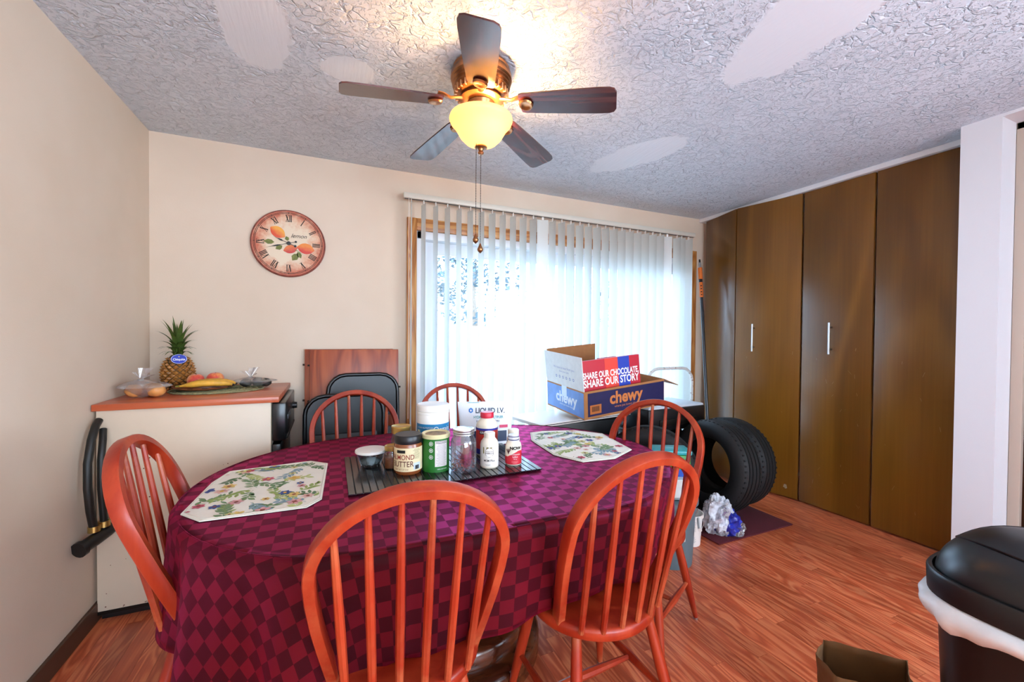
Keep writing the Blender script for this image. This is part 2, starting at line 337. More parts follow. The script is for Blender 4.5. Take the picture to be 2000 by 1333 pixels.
# closet bifold doors
closet_mats = CLOSETW
def closet_door(n, p0, p1, label, handle=None):
    a = Vector((p0[0], p0[1], 0)); b = Vector((p1[0], p1[1], 0)); d = b-a; L = d.length; ang = atan2(d.y, d.x)
    t = thing('door_%d' % n, label, 'door', a, ang, kind='structure')
    MB().rbox(.006, L-.006, 0, .03, .012, 2.403, .003).build('panel', CLOSETW, t)
    rg2 = random.Random(n*5); sc_ = MB()
    for k in range({2: 9, 3: 26, 4: 7}.get(n, 0)):                       # pale scratches in the veneer
        x0, z0, l_, a_ = rg2.uniform(.05, L-.05), .1+rg2.random()**1.5*1.1, rg2.uniform(.006, .035), rg2.gauss(1.45, .5)
        sc_.add([(x0, -.0004, z0), (x0+.0012, -.0004, z0), (x0+.0012+l_*cos(a_), -.0004, z0+l_*sin(a_)), (x0+l_*cos(a_), -.0004, z0+l_*sin(a_))], [(0, 1, 2, 3)])
    if n == 2:
        for k in range(14): x0, z0 = L-.09+rg2.gauss(0, .008), .09+rg2.gauss(0, .012); sc_.lathe([(0, 0), (rg2.uniform(.002, .007), 0)], 6, T(x0, -.0004, z0) @ Rx(pi/2))
    if sc_.v: tag(sc_.build('scuff_marks', pbr('pale_scuff', 'a08a68', .7), t, False), kind='stuff')
    if handle is not None:
        h = MB().tube([(handle, -.035, 1.165), (handle, -.035, 1.395)], .0065, 10).build('handle', STEEL, t)
        for z in (1.2, 1.36): MB().tube([(handle, -.035, z), (handle, 0, z)], .0055, 8).build('post', STEEL, h)
    return t
# doors run so that local +x goes towards the camera end and local -y faces the room
J = (3.245, 2.562)
def flip(n, p0, p1, label, hx=None): return closet_door(n, p0, p1, label, hx)
# order far -> near gives local y pointing +x (into the closet)
flip(1, (XR, 2.985), J, 'narrowest brown closet door panel in the corner by the sliding door')
flip(2, J, (XR, 2.071), 'brown closet door panel with steel handle nearer the corner', .16)
flip(3, (XR, 2.069), (XR, 1.601), 'brown closet door panel with handle and pale scuffs, second from the white wall end', .215)
flip(4, (XR, 1.599), (XR, 1.17), 'brown closet door panel without handle next to the white wall end')

# sliding glass door
w1 = thing('window_1', 'white sliding glass patio door with wood casing behind the blinds', 'patio door', (0, 0, 0), kind='structure')
MB().rbox(OX0-.072, OX0-.004, YB-.018, YB, 0, OZ+.075, .004).build('casing', CASEW, w1)
MB().rbox(OX1+.004, OX1+.072, YB-.018, YB, 0, OZ+.075, .004).build('casing', CASEW, w1)
MB().rbox(OX0-.004, OX1+.004, YB-.018, YB, OZ-.012, OZ+.075, .004).build('casing', CASEWX, w1)
fr = MB().rbox(OX0, OX0+.05, YB+.0, YB+.13, 0, OZ-.012, .004); fr.rbox(OX1-.05, OX1, YB, YB+.13, 0, OZ-.012, .004); fr.rbox(OX0, OX1, YB, YB+.13, OZ-.07, OZ-.012, .004); fr.rbox(OX0, OX1, YB, YB+.13, 0, .06, .004)
fr.build('frame', VINYL, w1)
for i, (a, b, yy) in enumerate(((OX0+.05, 1.93, YB+.075), (1.84, OX1-.05, YB+.03))):
    sa = MB()
    for q in ((a, a+.085, .06, OZ-.07), (b-.085, b, .06, OZ-.07), (a+.085, b-.085, OZ-.16, OZ-.07), (a+.085, b-.085, .06, .2)): sa.rbox(q[0], q[1], yy, yy+.035, q[2], q[3], .004)
    so = sa.build('sash', VINYL, w1); MB().box(a+.08, b-.08, yy+.015, yy+.02, .19, OZ-.155).build('pane', PANE, so, False)

# ------------------------------------------------------------------ outside
OUT = pbr('pale_concrete', 'd6d6d2', .8, var=.06, vscale=5)
struct('patio_ground', MB().box(-12, 20, YB+.15, 30, -.3, -.12), OUT, 'pale concrete patio outside the sliding door', 'ground')
fence = thing('wooden_fence', 'white board fence seen through the blinds', 'fence', (0, 7.0, -.12))
fm = pbr('whitewashed_board', 'e9e7e3', .8, var=.05, vscale=6); bmesh_b = MB().rbox(0, .142, -.01, .01, .02, 1.56, .004).mesh('board', fm)
for i in range(62):
    o = link('board', bmesh_b, fence); o.location = (-.4+i*.15, 0, random.uniform(-.012, .012))
for z in (.35, 1.3): MB().rbox(-.4, 8.9, .012, .05, z, z+.09, .004).build('rail', fm, fence)
for i in range(5): MB().rbox(i*2.1+.1, i*2.1+.19, .05, .14, 0, 1.62, .006).build('post', fm, fence)
def tree(loc, h, rad, seed, label):
    rng = random.Random(seed); t = thing('leafy_tree', label, 'tree', loc)
    MB().tube([(0, 0, 0), (.05, .02, h*.35), (-.03, .06, h*.62), (.04, 0, h*.9)], [.13, .11, .07, .02], 8).build('trunk', pbr('tree_bark', '7a6a5c', .9, var=.2), t)
    m = MB()
    for k in range(2600):
        a = rng.random()*2*pi; w = rng.uniform(-1, 1); r = rng.random()**.4
        c = Vector((cos(a)*sqrt(1-w*w)*rad*r, sin(a)*sqrt(1-w*w)*rad*r, h*.72+w*h*.3*r)); n = 5
        kk = noise.noise(c*1.6+Vector((seed, 0, 0)))
        if kk < -.05: continue
        M = T(*c) @ Rz(rng.random()*6.3) @ Rx(rng.uniform(-1, 1)) @ Ry(rng.uniform(-1, 1)); s_ = rng.uniform(.05, .1)
        m.add([(-s_, 0, 0), (0, -s_*.45, .01), (s_, 0, 0), (0, s_*.45, .01)], [(0, 1, 2, 3)], M)
    tag(m.build('foliage', pbr('pale_foliage', '33484f', .6, var=.3, vscale=2), t, False), kind='stuff')
tree((3.1, 9.3, -.12), 3.7, 1.25, 3, 'leafy tree behind the white fence, seen through the blinds on the left')
tree((8.6, 10.5, -.12), 3.3, 1.1, 8, 'smaller leafy tree behind the white fence, seen through the blinds on the right')
hs = thing('neighbouring_house', 'pale house with low roof beyond the fence', 'house', (6.6, 14.5, -.12))
MB().box(-6.5, 6, 0, 4, 0, 2.75).build('wall', pbr('pale_siding', 'e2e4e6', .8), hs, False)
rf = MB(); rf.add([(-6.9, -.5, 2.75), (6.4, -.5, 2.75), (6.4, 2.1, 3.7), (-6.9, 2.1, 3.7), (-6.9, 4.6, 2.75), (6.4, 4.6, 2.75), (-6.9, -.5, 2.6), (6.4, -.5, 2.6), (6.4, 4.6, 2.6), (-6.9, 4.6, 2.6)], [(0, 1, 2, 3), (3, 2, 5, 4), (0, 6, 7, 1), (4, 5, 8, 9), (0, 3, 4, 9, 6), (1, 7, 8, 5, 2), (6, 9, 8, 7)])
rf.build('roof', pbr('grey_shingle', 'b9bcc2', .9), hs, False)
for x0 in (-5.2, -3.3, .2, 3): 
    wn = MB().rbox(x0, x0+1.1, -.04, .02, 1.0, 2.1, .01).build('window', VINYL, hs); MB().box(x0+.07, x0+1.03, -.05, -.041, 1.07, 2.03).build('pane', pbr('far_glass', '8fa2b4', .15), wn, False)

# ------------------------------------------------------------------ vertical blind
vb = thing('vertical_blind', 'white vertical blind with tilted slats across the sliding door', 'blind', (0, 2.94, 0))
MB().rbox(.462, 3.155, -.022, .022, 2.222, 2.26, .005).build('headrail', pbr('blind_rail', 'cfcabb', .4), vb)
MB().box(.47, 3.15, -.006, .006, 2.2195, 2.222).build('track', BLACK, vb, False)
for xx in (.5, 1.86, 3.1): MB().rbox(xx, xx+.03, .0, .1, 2.255, 2.264, .002).build('bracket', pbr('blind_rail', ''), vb)
SL = NT('blind_slat'); d1 = SL.node('ShaderNodeBsdfTranslucent'); d1.inputs[0].default_value = lin('e9eef0'); SL.b.inputs['Base Color'].default_value = lin('dfe2dc'); SL.b.inputs['Roughness'].default_value = .45
mx = SL.node('ShaderNodeMixShader'); mx.inputs[0].default_value = .32; SL.link(SL.b.outputs[0], mx.inputs[1]); SL.link(d1.outputs[0], mx.inputs[2]); SL.link(mx.outputs[0], SL.out.inputs[0])
def slat_mesh():
    m = MB(); n = 6; w = .089
    pts = [(-w/2+w*i/n, .007*(1-(2*i/n-1)**2)) for i in range(n+1)]
    vs = [(y, x_, z) for z in (.06, 2.2) for x_, y in pts]
    return m.add(vs, [(i, i+1, n+2+i, n+1+i) for i in range(n)])
slm = slat_mesh().mesh('slat', SL.m); clip = MB().rbox(-.003, .003, -.008, .008, 2.195, 2.221, .001).mesh('clip', WHITE)
for i in range(31):
    xx = .515+.0857*i; a = 11+random.uniform(-2.5, 2.5)
    if i == 0: a = -6
    if i == 12: a = 72
    if i == 27: a = 66
    if i == 28: xx += .03; a = 4
    o = link('slat', slm, vb); o.location = (xx, 0, 0); o.rotation_euler = (0, 0, radians(a)); link('clip', clip, o)
ch = MB().tube([(.497, -.02, 2.22), (.499, -.022, 1.2), (.497, -.02, .7)], .0018, 6); ch.tube([(.512, -.02, 2.22), (.511, -.022, 1.2), (.512, -.02, .7)], .0018, 6); ch.build('pull_cord', WHITE, vb)

# ------------------------------------------------------------------ ceiling fan
fan = thing('ceiling_fan', 'bronze ceiling fan with five dark blades and lit amber glass bowl', 'ceiling fan', (.60, 1.726, H))
MB().lathe([(.0, 0), (.118, 0), (.124, -.012), (.122, -.02), (.13, -.03), (.132, -.055), (.126, -.062), (.128, -.068), (.122, -.074), (.125, -.082), (.118, -.088), (.12, -.096), (.108, -.108), (.112, -.118), (.095, -.128), (0, -.13)], 44).build('motor_housing', BRONZE, fan)
vent = MB()
for k in range(30):
    a = 2*pi*k/30; vent.rbox(.104, .118, -.003, .003, -.126, -.1, .001, 1, Rz(a))
vent.build('vent_ribs', pbr('pale_bronze', 'c9a27c', .3, .8), fan)
MB().lathe([(0, -.128), (.09, -.13), (.094, -.142), (.08, -.15), (.07, -.152), (0, -.155)], 32).build('rotor_hub', BRONZE, fan)
MB().lathe([(0, -.153), (.06, -.155), (.055, -.17), (.062, -.176), (.058, -.195), (.066, -.2), (.05, -.215), (0, -.216)], 32).build('light_fitter', BRONZE, fan)
# blades droop slightly outwards and are pitched
bl = []
for (r, w) in ((.175, .05), (.19, .055), (.35, .064), (.5, .07), (.545, .069), (.563, .062), (.572, .045)): bl.append((r, w))
poly = [(r, -w) for r, w in bl]+[(r, w) for r, w in bl[::-1]]+[(.172, .03), (.172, -.03)]
bm_ = MB().prism(poly, -.003, .003).mesh('blade', FANW, True)
iron = MB().tube([(.075, 0, 0), (.105, 0, -.004), (.135, 0, -.012), (.165, 0, -.006), (.19, 0, -.006)], [(.006, .014), (.006, .011), (.006, .01), (.006, .016), (.004, .02)], 10).mesh('blade_iron', BRONZE)
med = MB().lathe([(0, -.004), (.014, -.004), (.019, -.007), (.027, -.007), (.031, 0), (0, .002)], 24, T(.2, 0, -.008)).mesh('medallion', BRONZE)
for k in range(5):
    a = radians(-110+72*k); M = T(0, 0, -.152) @ Rz(a)
    Mb = M @ T(.17, 0, -.02) @ Ry(radians(5.5)) @ Rx(radians(-11)) @ T(-.17, 0, 0)
    b = link('blade', bm_, fan, Mb)
    link('blade_iron', iron, b, Mb.inverted() @ M @ T(0, 0, .01)); link('medallion', med, b)
BW = NT('amber_glass_bowl'); BW.b.inputs['Base Color'].default_value = lin('f2d49a'); BW.b.inputs['Roughness'].default_value = .35
BW.b.inputs['Emission Color'].default_value = (1, .74, .38, 1); BW.b.inputs['Emission Strength'].default_value = .62
tr = BW.node('ShaderNodeBsdfTranslucent'); tr.inputs[0].default_value = (1, .8, .45, 1); mx = BW.node('ShaderNodeMixShader'); mx.inputs[0].default_value = .55
BW.link(BW.b.outputs[0], mx.inputs[1]); BW.link(tr.outputs[0], mx.inputs[2]); BW.link(mx.outputs[0], BW.out.inputs[0])
bowl = MB().lathe([(.118, -.208), (.134, -.214), (.137, -.224), (.132, -.238), (.114, -.258), (.103, -.276), (.09, -.298), (.068, -.32), (.036, -.336), (0, -.341)], 44).build('glass_bowl', BW.m, fan)
md = bowl.modifiers.new('thick', 'SOLIDIFY'); md.thickness = .004
MB().lathe([(0, -.337), (.026, -.336), (.028, -.342), (.012, -.348), (.009, -.356), (.013, -.364), (.009, -.372), (0, -.374)], 20).build('finial', BRONZE, fan)
bulbm = pbr('lit_bulb', 'ffffff', .4, emit=('ffe2b8', 25))
for a in (.2, 2.3, 4.4): MB().lathe([(0, -.03), (.018, -.026), (.028, -.01), (.027, .008), (.014, .03), (0, .034)], 16, T(.05*cos(a), .05*sin(a), -.262)).build('bulb', bulbm, fan)
lp = bpy.data.lights.new('fan_lamp', 'POINT'); lp.energy = 60; lp.color = (1, .54, .23); lp.shadow_soft_size = .05
lo = bpy.data.objects.new('fan_lamp', lp); C.objects.link(lo); lo.parent = fan; lo.location = (0.03, -.04, -.235)
for x_, z_ in ((-.028, -.72), (.0, -.755)):
    c_ = MB(); z = -.33 if x_ else -.374
    c_.tube([(x_, -.02 if x_ else 0, z), (x_, -.02 if x_ else 0, z_)], .0011, 6)
    for q in range(int((z-z_)/.011)): c_.lathe([(0, -.0022), (.0022, 0), (0, .0022)], 6, T(x_, -.02 if x_ else 0, z-q*.011))
    co = c_.build('pull_chain', DARKM, fan); MB().lathe([(0, -.045), (.011, -.035), (.013, -.026), (.006, -.01), (.002, 0), (0, .001)], 14, T(x_, -.02 if x_ else 0, z_)).build('fob', BRONZE, co)

# ------------------------------------------------------------------ wall clock
def wallM(cx, cz, y): return Matrix(((1, 0, 0, cx), (0, 0, -1, y), (0, 1, 0, cz), (0, 0, 0, 1)))     # local xy -> wall, local z -> towards the room
clk = thing('wall_clock', 'round rustic wall clock with roman numerals and painted lemons', 'clock'); clk.matrix_world = wallM(-.24, 1.858, YB-.004)
CR = .212
MB().lathe([(0, 0), (CR, 0), (CR+.002, .008), (CR, .018), (CR-.006, .022), (CR-.01, .021), (0, .02)], 64).build('rim', pbr('worn_red_brown', '8a4436', .55, var=.4, vscale=25), clk)
FM = NT('aged_clock_face'); v = FM.coord(); sep = FM.node('ShaderNodeVectorMath', operation='LENGTH'); FM.link(v, sep.inputs[0])
g = FM.math('ADD', FM.math('MULTIPLY', sep.outputs['Value'], 4.6), FM.math('MULTIPLY_ADD', FM.noise(v, 14, 5, .65), .9, -.45))
FM.link(FM.ramp(g, [(.52, 'e0cdb2'), (.72, 'd8a98a'), (.92, 'c0674a')]), FM.b.inputs['Base Color']); FM.b.inputs['Roughness'].default_value = .55
MB().lathe([(0, .0212), (CR-.009, .0212)], 64).build('face', FM.m, clk)
rg = MB()
for r in (CR-.017, CR-.024): rg.lathe([(r-.0014, .0225), (r+.0014, .0225)], 64)
for k in range(12): rg.rbox(CR-.026, CR-.015, -.0015, .0015, .022, .0228, .0002, 1, Rz(k*pi/6))
rg.build('minute_ring', INKB, clk)
for k, nm in enumerate(('XII', 'I', 'II', 'III', 'IIII', 'V', 'VI', 'VII', 'VIII', 'IX', 'X', 'XI')):
    a = -k*pi/6; m = MB(); hh = .021; wI, wV, wX = .0085, .02, .02; tw = sum({'I': wI, 'V': wV, 'X': wX}[c] for c in nm); xx = -tw/2
    def stroke(x0, x1, w): m.add([(x0-w, hh, 0), (x0+w, hh, 0), (x1+w, -hh, 0), (x1-w, -hh, 0)], [(0, 1, 2, 3)])
    for c in nm:
        if c == 'I': stroke(xx+wI/2, xx+wI/2, .0025); xx += wI
        elif c == 'V': stroke(xx+.003, xx+wV/2, .003); stroke(xx+wV-.003, xx+wV/2, .0013); xx += wV
        else: stroke(xx+.003, xx+wX-.003, .003); stroke(xx+wX-.003, xx+.003, .0013); xx += wX
    for yy in (-hh, hh): m.box(-tw/2, tw/2, yy-.0008, yy+.0008, 0, .0001)
    m.build('numeral', INKB, clk, False, Rz(a) @ T(0, .158, .0222))
text('lemon', .036, shear=.4).build('lettering', INKB, clk, False, T(.056, .05, .0224))
def lemon(cx, cy, rx, ry, an, c1, c2):
    m = MB()
    pts = [(0, 0)]
    def fn(u, w): 
        a = 2*pi*u; k = 1+.18*max(0, cos(2*a))**6; return (w*rx*k*cos(a), w*ry*sin(a), .0012*(1-w*w))
    mm = NT('painted_lemon'); vv = mm.coord(); sp = mm.node('ShaderNodeSeparateXYZ'); mm.link(vv, sp.inputs[0])
    mm.link(mm.ramp(mm.math('MULTIPLY_ADD', sp.outputs[1], .5/ry, mm.math('MULTIPLY_ADD', mm.noise(vv, 40, 3), .5, .25)), [(.25, c2), (.75, c1)]), mm.b.inputs['Base Color']); mm.b.inputs['Roughness'].default_value = .5
    m.grid(fn, 32, 4, None, True).build('painted_lemon', mm.m, clk, True, T(cx, cy, .0222) @ Rz(an))
lemon(-.062, .066, .042, .034, -.6, 'e8a23f', 'd8502c'); lemon(.097, -.026, .044, .034, -.15, 'e58a3c', 'cc3a2a'); lemon(.01, -.036, .036, .026, .3, 'dd7a45', 'c23a30')
GL = pbr('painted_leaf', '6f7436', .6, var=.3, vscale=50)
for cx, cy, L, wd, an in ((-.11, .002, .06, .016, 3.1), (-.055, -.03, .045, .016, 3.7), (.035, -.085, .055, .02, 4.1), (.06, -.07, .045, .014, 5.2), (-.01, .03, .03, .012, 1.9)):
    MB().prism([(-L/2, 0), (-L/4, wd*.8), (L*.1, wd), (L/2, 0), (L*.1, -wd), (-L/4, -wd*.8)], 0, .0006, None).build('painted_leaf', GL, clk, False, T(cx, cy, .0222) @ Rz(an))
MB().prism([(0, .001), (.05, -.012), (.09, -.04), (.05, -.016), (0, -.003)], 0, .0005).build('painted_stem', GL, clk, False, T(0, -.03, .0222))
def hand(L, tail, ang, w):
    m = MB().prism([(-tail, -w*.5), (-tail, w*.5), (L*.35, w*.4), (L*.5, w*1.5), (L*.62, w*1.2), (L*.75, w*.4), (L, 0), (L*.75, -w*.4), (L*.62, -w*1.2), (L*.5, -w*1.5), (L*.35, -w*.4)], 0, .001)
    m.lathe([(0, 0), (w*2.2, 0), (w*2.2, .001), (0, .001)], 14, T(-tail, 0, 0)); m.lathe([(0, 0), (.012, 0), (.011, .003), (0, .004)], 18)
    return m
hand(.092, .04, 0, .0035).build('hour_hand', BLACK, clk, True, T(0, 0, .0255) @ Rz(radians(157)))
hand(.13, .042, 0, .003).build('minute_hand', BLACK, clk, True, T(0, 0, .0285) @ Rz(radians(196)))

# ------------------------------------------------------------------ dining table
TX, TY, TR, TS, TZ = .478, 1.655, .628, .292, .757
def edge(s, R=TR):      # racetrack outline, s in 0..1, counter-clockwise; returns point and outward normal
    P = 2*pi*TR+4*TS; d = s*P
    if d < 2*TS: return Vector((TX-TS+d, TY-R, 0)), Vector((0, -1, 0))
    d -= 2*TS
    if d < pi*TR: a = -pi/2+d/TR; n = Vector((cos(a), sin(a), 0)); return Vector((TX+TS, TY, 0))+n*R, n
    d -= pi*TR
    if d < 2*TS: return Vector((TX+TS-d, TY+R, 0)), Vector((0, 1, 0))
    d -= 2*TS; a = pi/2+d/TR; n = Vector((cos(a), sin(a), 0)); return Vector((TX-TS, TY, 0))+n*R, n
tb = thing('dining_table', 'oval pedestal dining table under the crimson cloth', 'table', (TX, TY, 0))
op = [(p-Vector((TX, TY, 0))) for p in (edge(i/72, TR-.012)[0] for i in range(72))]
MB().prism([(p.x, p.y) for p in op], TZ-.032, TZ-.003).build('tabletop', PEDW, tb)
MB().rbox(-.42, .42, -.3, .3, TZ-.1, TZ-.032, .006).build('apron', PEDW, tb)
MB().lathe([(0, .25), (.16, .25), (.165, .30), (.12, .34), (.1, .4), (.11, .5), (.15, .6), (.17, .66), (0, .66)], 32).build('column', PEDW, tb)
MB().lathe([(0, .26), (.2, .26), (.235, .25), (.245, .235), (.245, .2), (.24, .19), (.255, .185), (.285, .175), (.295, .16), (.295, .12), (.29, .11), (.305, .105), (.335, .095), (.345, .08), (.345, .02), (.335, 0), (0, 0)], 56).build('pedestal_base', PEDW, tb)
# cloth: one continuous sheet; its texture coordinates are those of the flat fabric
def tablecloth():
    bm = bmesh.new(); uvl = bm.loops.layers.uv.new('UVMap'); N = 300; rows = []; flat = {}
    cen = Vector((TX, TY, 0))
    def vert(p, u): q = bm.verts.new(p); flat[q] = u; return q
    for k in (.2, .35, .5, .7, .85, .95, .985):
        row = []
        for i in range(N):
            p, n = edge(i/N); a = Vector((cen.x+max(-TS, min(TS, p.x-cen.x)), cen.y, 0)); e = a+(p-a)*k
            row.append(vert((e.x, e.y, TZ+.0015+(.0014*noise.noise(Vector((e.x*6, e.y*6, 3))) if k > .3 else 0)), (e.x, e.y)))
        rows.append(row)
    drop0 = .285
    for j in range(17):
        t = j/16; row = []
        for i in range(N):
            s_ = i/N; p, n = edge(s_); P = 2*pi*TR+4*TS; d = s_*P
            left = max(0, -n.x); front = max(0, -n.y); back = max(0, n.y); right = max(0, n.x)
            drop = drop0*(1+.22*left*front*2+.1*left+.06*sin(d*4.1+1)+.04*sin(d*9.3))
            amp = (.032*max(left, right)**.6+.008)*t**1.1
            rip = sin(d*25+1.2*sin(d*3.3))*.9+.2*sin(d*43+2)
            off = .004+amp*rip+(.022*max(left, .55*right)-.045*front*(1-left)-.03*back)*t
            off += -.03*t*max(0, 1-abs(p.y-1.62)/.32)*left                               # the seat of the end chair pushes the skirt in
            if t < .12: z = TZ-.002-drop*t*.5; 
            ang = min(1, t/.06)*pi/2
            rr_ = .012
            if t < .06: z = TZ+.0015-rr_*(1-cos(ang)); off = off*t/.06+rr_*(sin(ang)-1)
            else: z = TZ+.0015-rr_-(drop-rr_)*(t-.06)/.94
            q = p+n*off; f = p+n*drop*t
            row.append(vert((q.x, q.y, z), (f.x, f.y)))
        rows.append(row)
    for A, B in zip(rows, rows[1:]):
        for i in range(N):
            j = (i+1) % N
            try: f = bm.faces.new((A[i], A[j], B[j], B[i]))
            except ValueError: continue
            f.smooth = True
            for l in f.loops: l[uvl].uv = flat[l.vert]
    f = bm.faces.new(rows[0])
    for l in f.loops: l[uvl].uv = flat[l.vert]
    bmesh.ops.recalc_face_normals(bm, faces=bm.faces)
    me = bpy.data.meshes.new('tablecloth'); bm.to_mesh(me); bm.free(); me.materials.append(CLOTH)
    o = link('tablecloth', me); tag(o, 'crimson damask tablecloth with woven check pattern draped over the oval table', 'tablecloth')
    md = o.modifiers.new('thick', 'SOLIDIFY'); md.thickness = .0012; md.offset = -1
tablecloth()
TT = TZ+.0035

# ------------------------------------------------------------------ windsor chairs
def make_chair():
    t = thing('windsor_chair', 'x', 'chair', group='windsor chairs around the oval table')
    out = []
    for i in range(48):
        a = 2*pi*i/48; e = .205; out.append(((.205+.012*max(0, sin(a)))*cos(a), (.2+.02*max(0, sin(a)))*sin(a)))
    m = MB(); rings = []
    for k, z in ((.97, .424), (1.0, .432), (1.0, .449), (.985, .457), (.95, .46), (.8, .458), (.5, .453), (.2, .452)):
        rings.append(m.ring([(x*k, y*k, z) for x, y in out]))
    for A, B in zip(rings, rings[1:]): m.bridge(A, B)
    m.f.append(tuple(rings[0][::-1])); m.f.append(tuple(rings[-1])); m.build('seat', CHAIRW, t, True, None, 50)
    L = .56; lean = Vector((0, -.205, .53)).normalized(); foot = Vector((0, -.075, .45)); pn = Vector((1, 0, 0)).cross(lean)
    def P(s_, w): return foot+lean*s_+Vector((w, 0, 0))
    half = [(0, .17), (.06, .18), (.13, .192), (.21, .204), (.29, .212), (.345, .214)]
    ell = [(.345+.2*sin(q), .214*cos(q)) for q in [pi/2*i/12 for i in range(1, 12)]]
    seq = half+ell; path = [P(s_, -w) for s_, w in seq]+[P(.545, 0)]+[P(s_, w) for s_, w in seq[::-1]]
    m = MB(); rings = []
    for i, p in enumerate(path):
        tg = (path[min(i+1, len(path)-1)]-path[max(0, i-1)]).normalized(); nr = tg.cross(pn).normalized()
        sec = [(-.8, -1), (.8, -1), (1, -.75), (1, .75), (.8, 1), (-.8, 1), (-1, .75), (-1, -.75)]
        rings.append(m.ring([p+nr*(a*.013)+pn*(b*.0185) for a, b in sec]))
    for A, B in zip(rings, rings[1:]): m.bridge(A, B)
    m.f.append(tuple(rings[0])); m.f.append(tuple(rings[-1][::-1])); m.build('bow_back', CHAIRW, t, True, None, 50)
    for k in range(6):
        xf = -.142+.0568*k; yf = -.075-.112*sqrt(max(0, 1-(xf/.19)**2))-.0; xt = xf*1.17; s_ = .345+.2*sqrt(1-(xt/.214)**2)-.01
        a = Vector((xf, yf, .45)); b = P(s_, xt); md_ = a.lerp(b, .45)
        MB().tube([a, a.lerp(b, .2), md_, a.lerp(b, .8), b], [.0085, .0098, .0105, .0088, .007], 8).build('spindle', CHAIRW, t)
    feet = {}
    for sx in (-1, 1):
        for sy in (-1, 1):
            a = Vector((sx*.13, sy*.12+.01, .432)); b = Vector((sx*.198, .2 if sy > 0 else -.215, .008)); feet[sx, sy] = (a, b)
            lg = MB().tube([a, a.lerp(b, .12), a.lerp(b, .4), a.lerp(b, .62), a.lerp(b, .85), b], [.014, .0155, .0185, .0175, .0135, .011], 10).build('leg', CHAIRW, t)
            MB().lathe([(0, 0), (.011, 0), (.0115, .008), (0, .01)], 12, T(b.x, b.y, 0)).build('glide', STEEL, lg)
    mids = []
    for sx in (-1, 1):
        p, q = (feet[sx, s_][0].lerp(feet[sx, s_][1], .6) for s_ in (-1, 1)); mids.append(p.lerp(q, .5))
        MB().tube([p, p.lerp(q, .2), p.lerp(q, .5), p.lerp(q, .8), q], [.008, .0105, .0145, .0105, .008], 8).build('stretcher', CHAIRW, t)
    p, q = mids; MB().tube([p, p.lerp(q, .2), p.lerp(q, .5), p.lerp(q, .8), q], [.008, .0105, .0145, .0105, .008], 8).build('stretcher', CHAIRW, t)
    return t
CH = [(.185, 1.145, radians(-3), 'orange-red windsor chair seen from behind, largest and nearest the viewer'),
      (.785, 1.135, radians(2), 'orange-red windsor chair seen from behind with its round seat in full view'),
      (-.285, 1.6, radians(-88), 'orange-red windsor chair at the left end of the table beside the cream dishwasher'),
      (.13, 2.19, radians(180), 'orange-red windsor chair behind the table in front of the black folding chairs'),
      (.715, 2.34, radians(178), 'backlit windsor chair behind the table against the bright blinds'),
      (1.25, 1.465, radians(116.6), 'orange-red windsor chair at the right end of the table beside the tires and buckets')]
proto = make_chair()
for i, (x, y, r, lab) in enumerate(CH):
    o = proto if i == 0 else copy_tree(proto); o.location = (x, y, 0); o.rotation_euler = (0, 0, r); o['label'] = lab

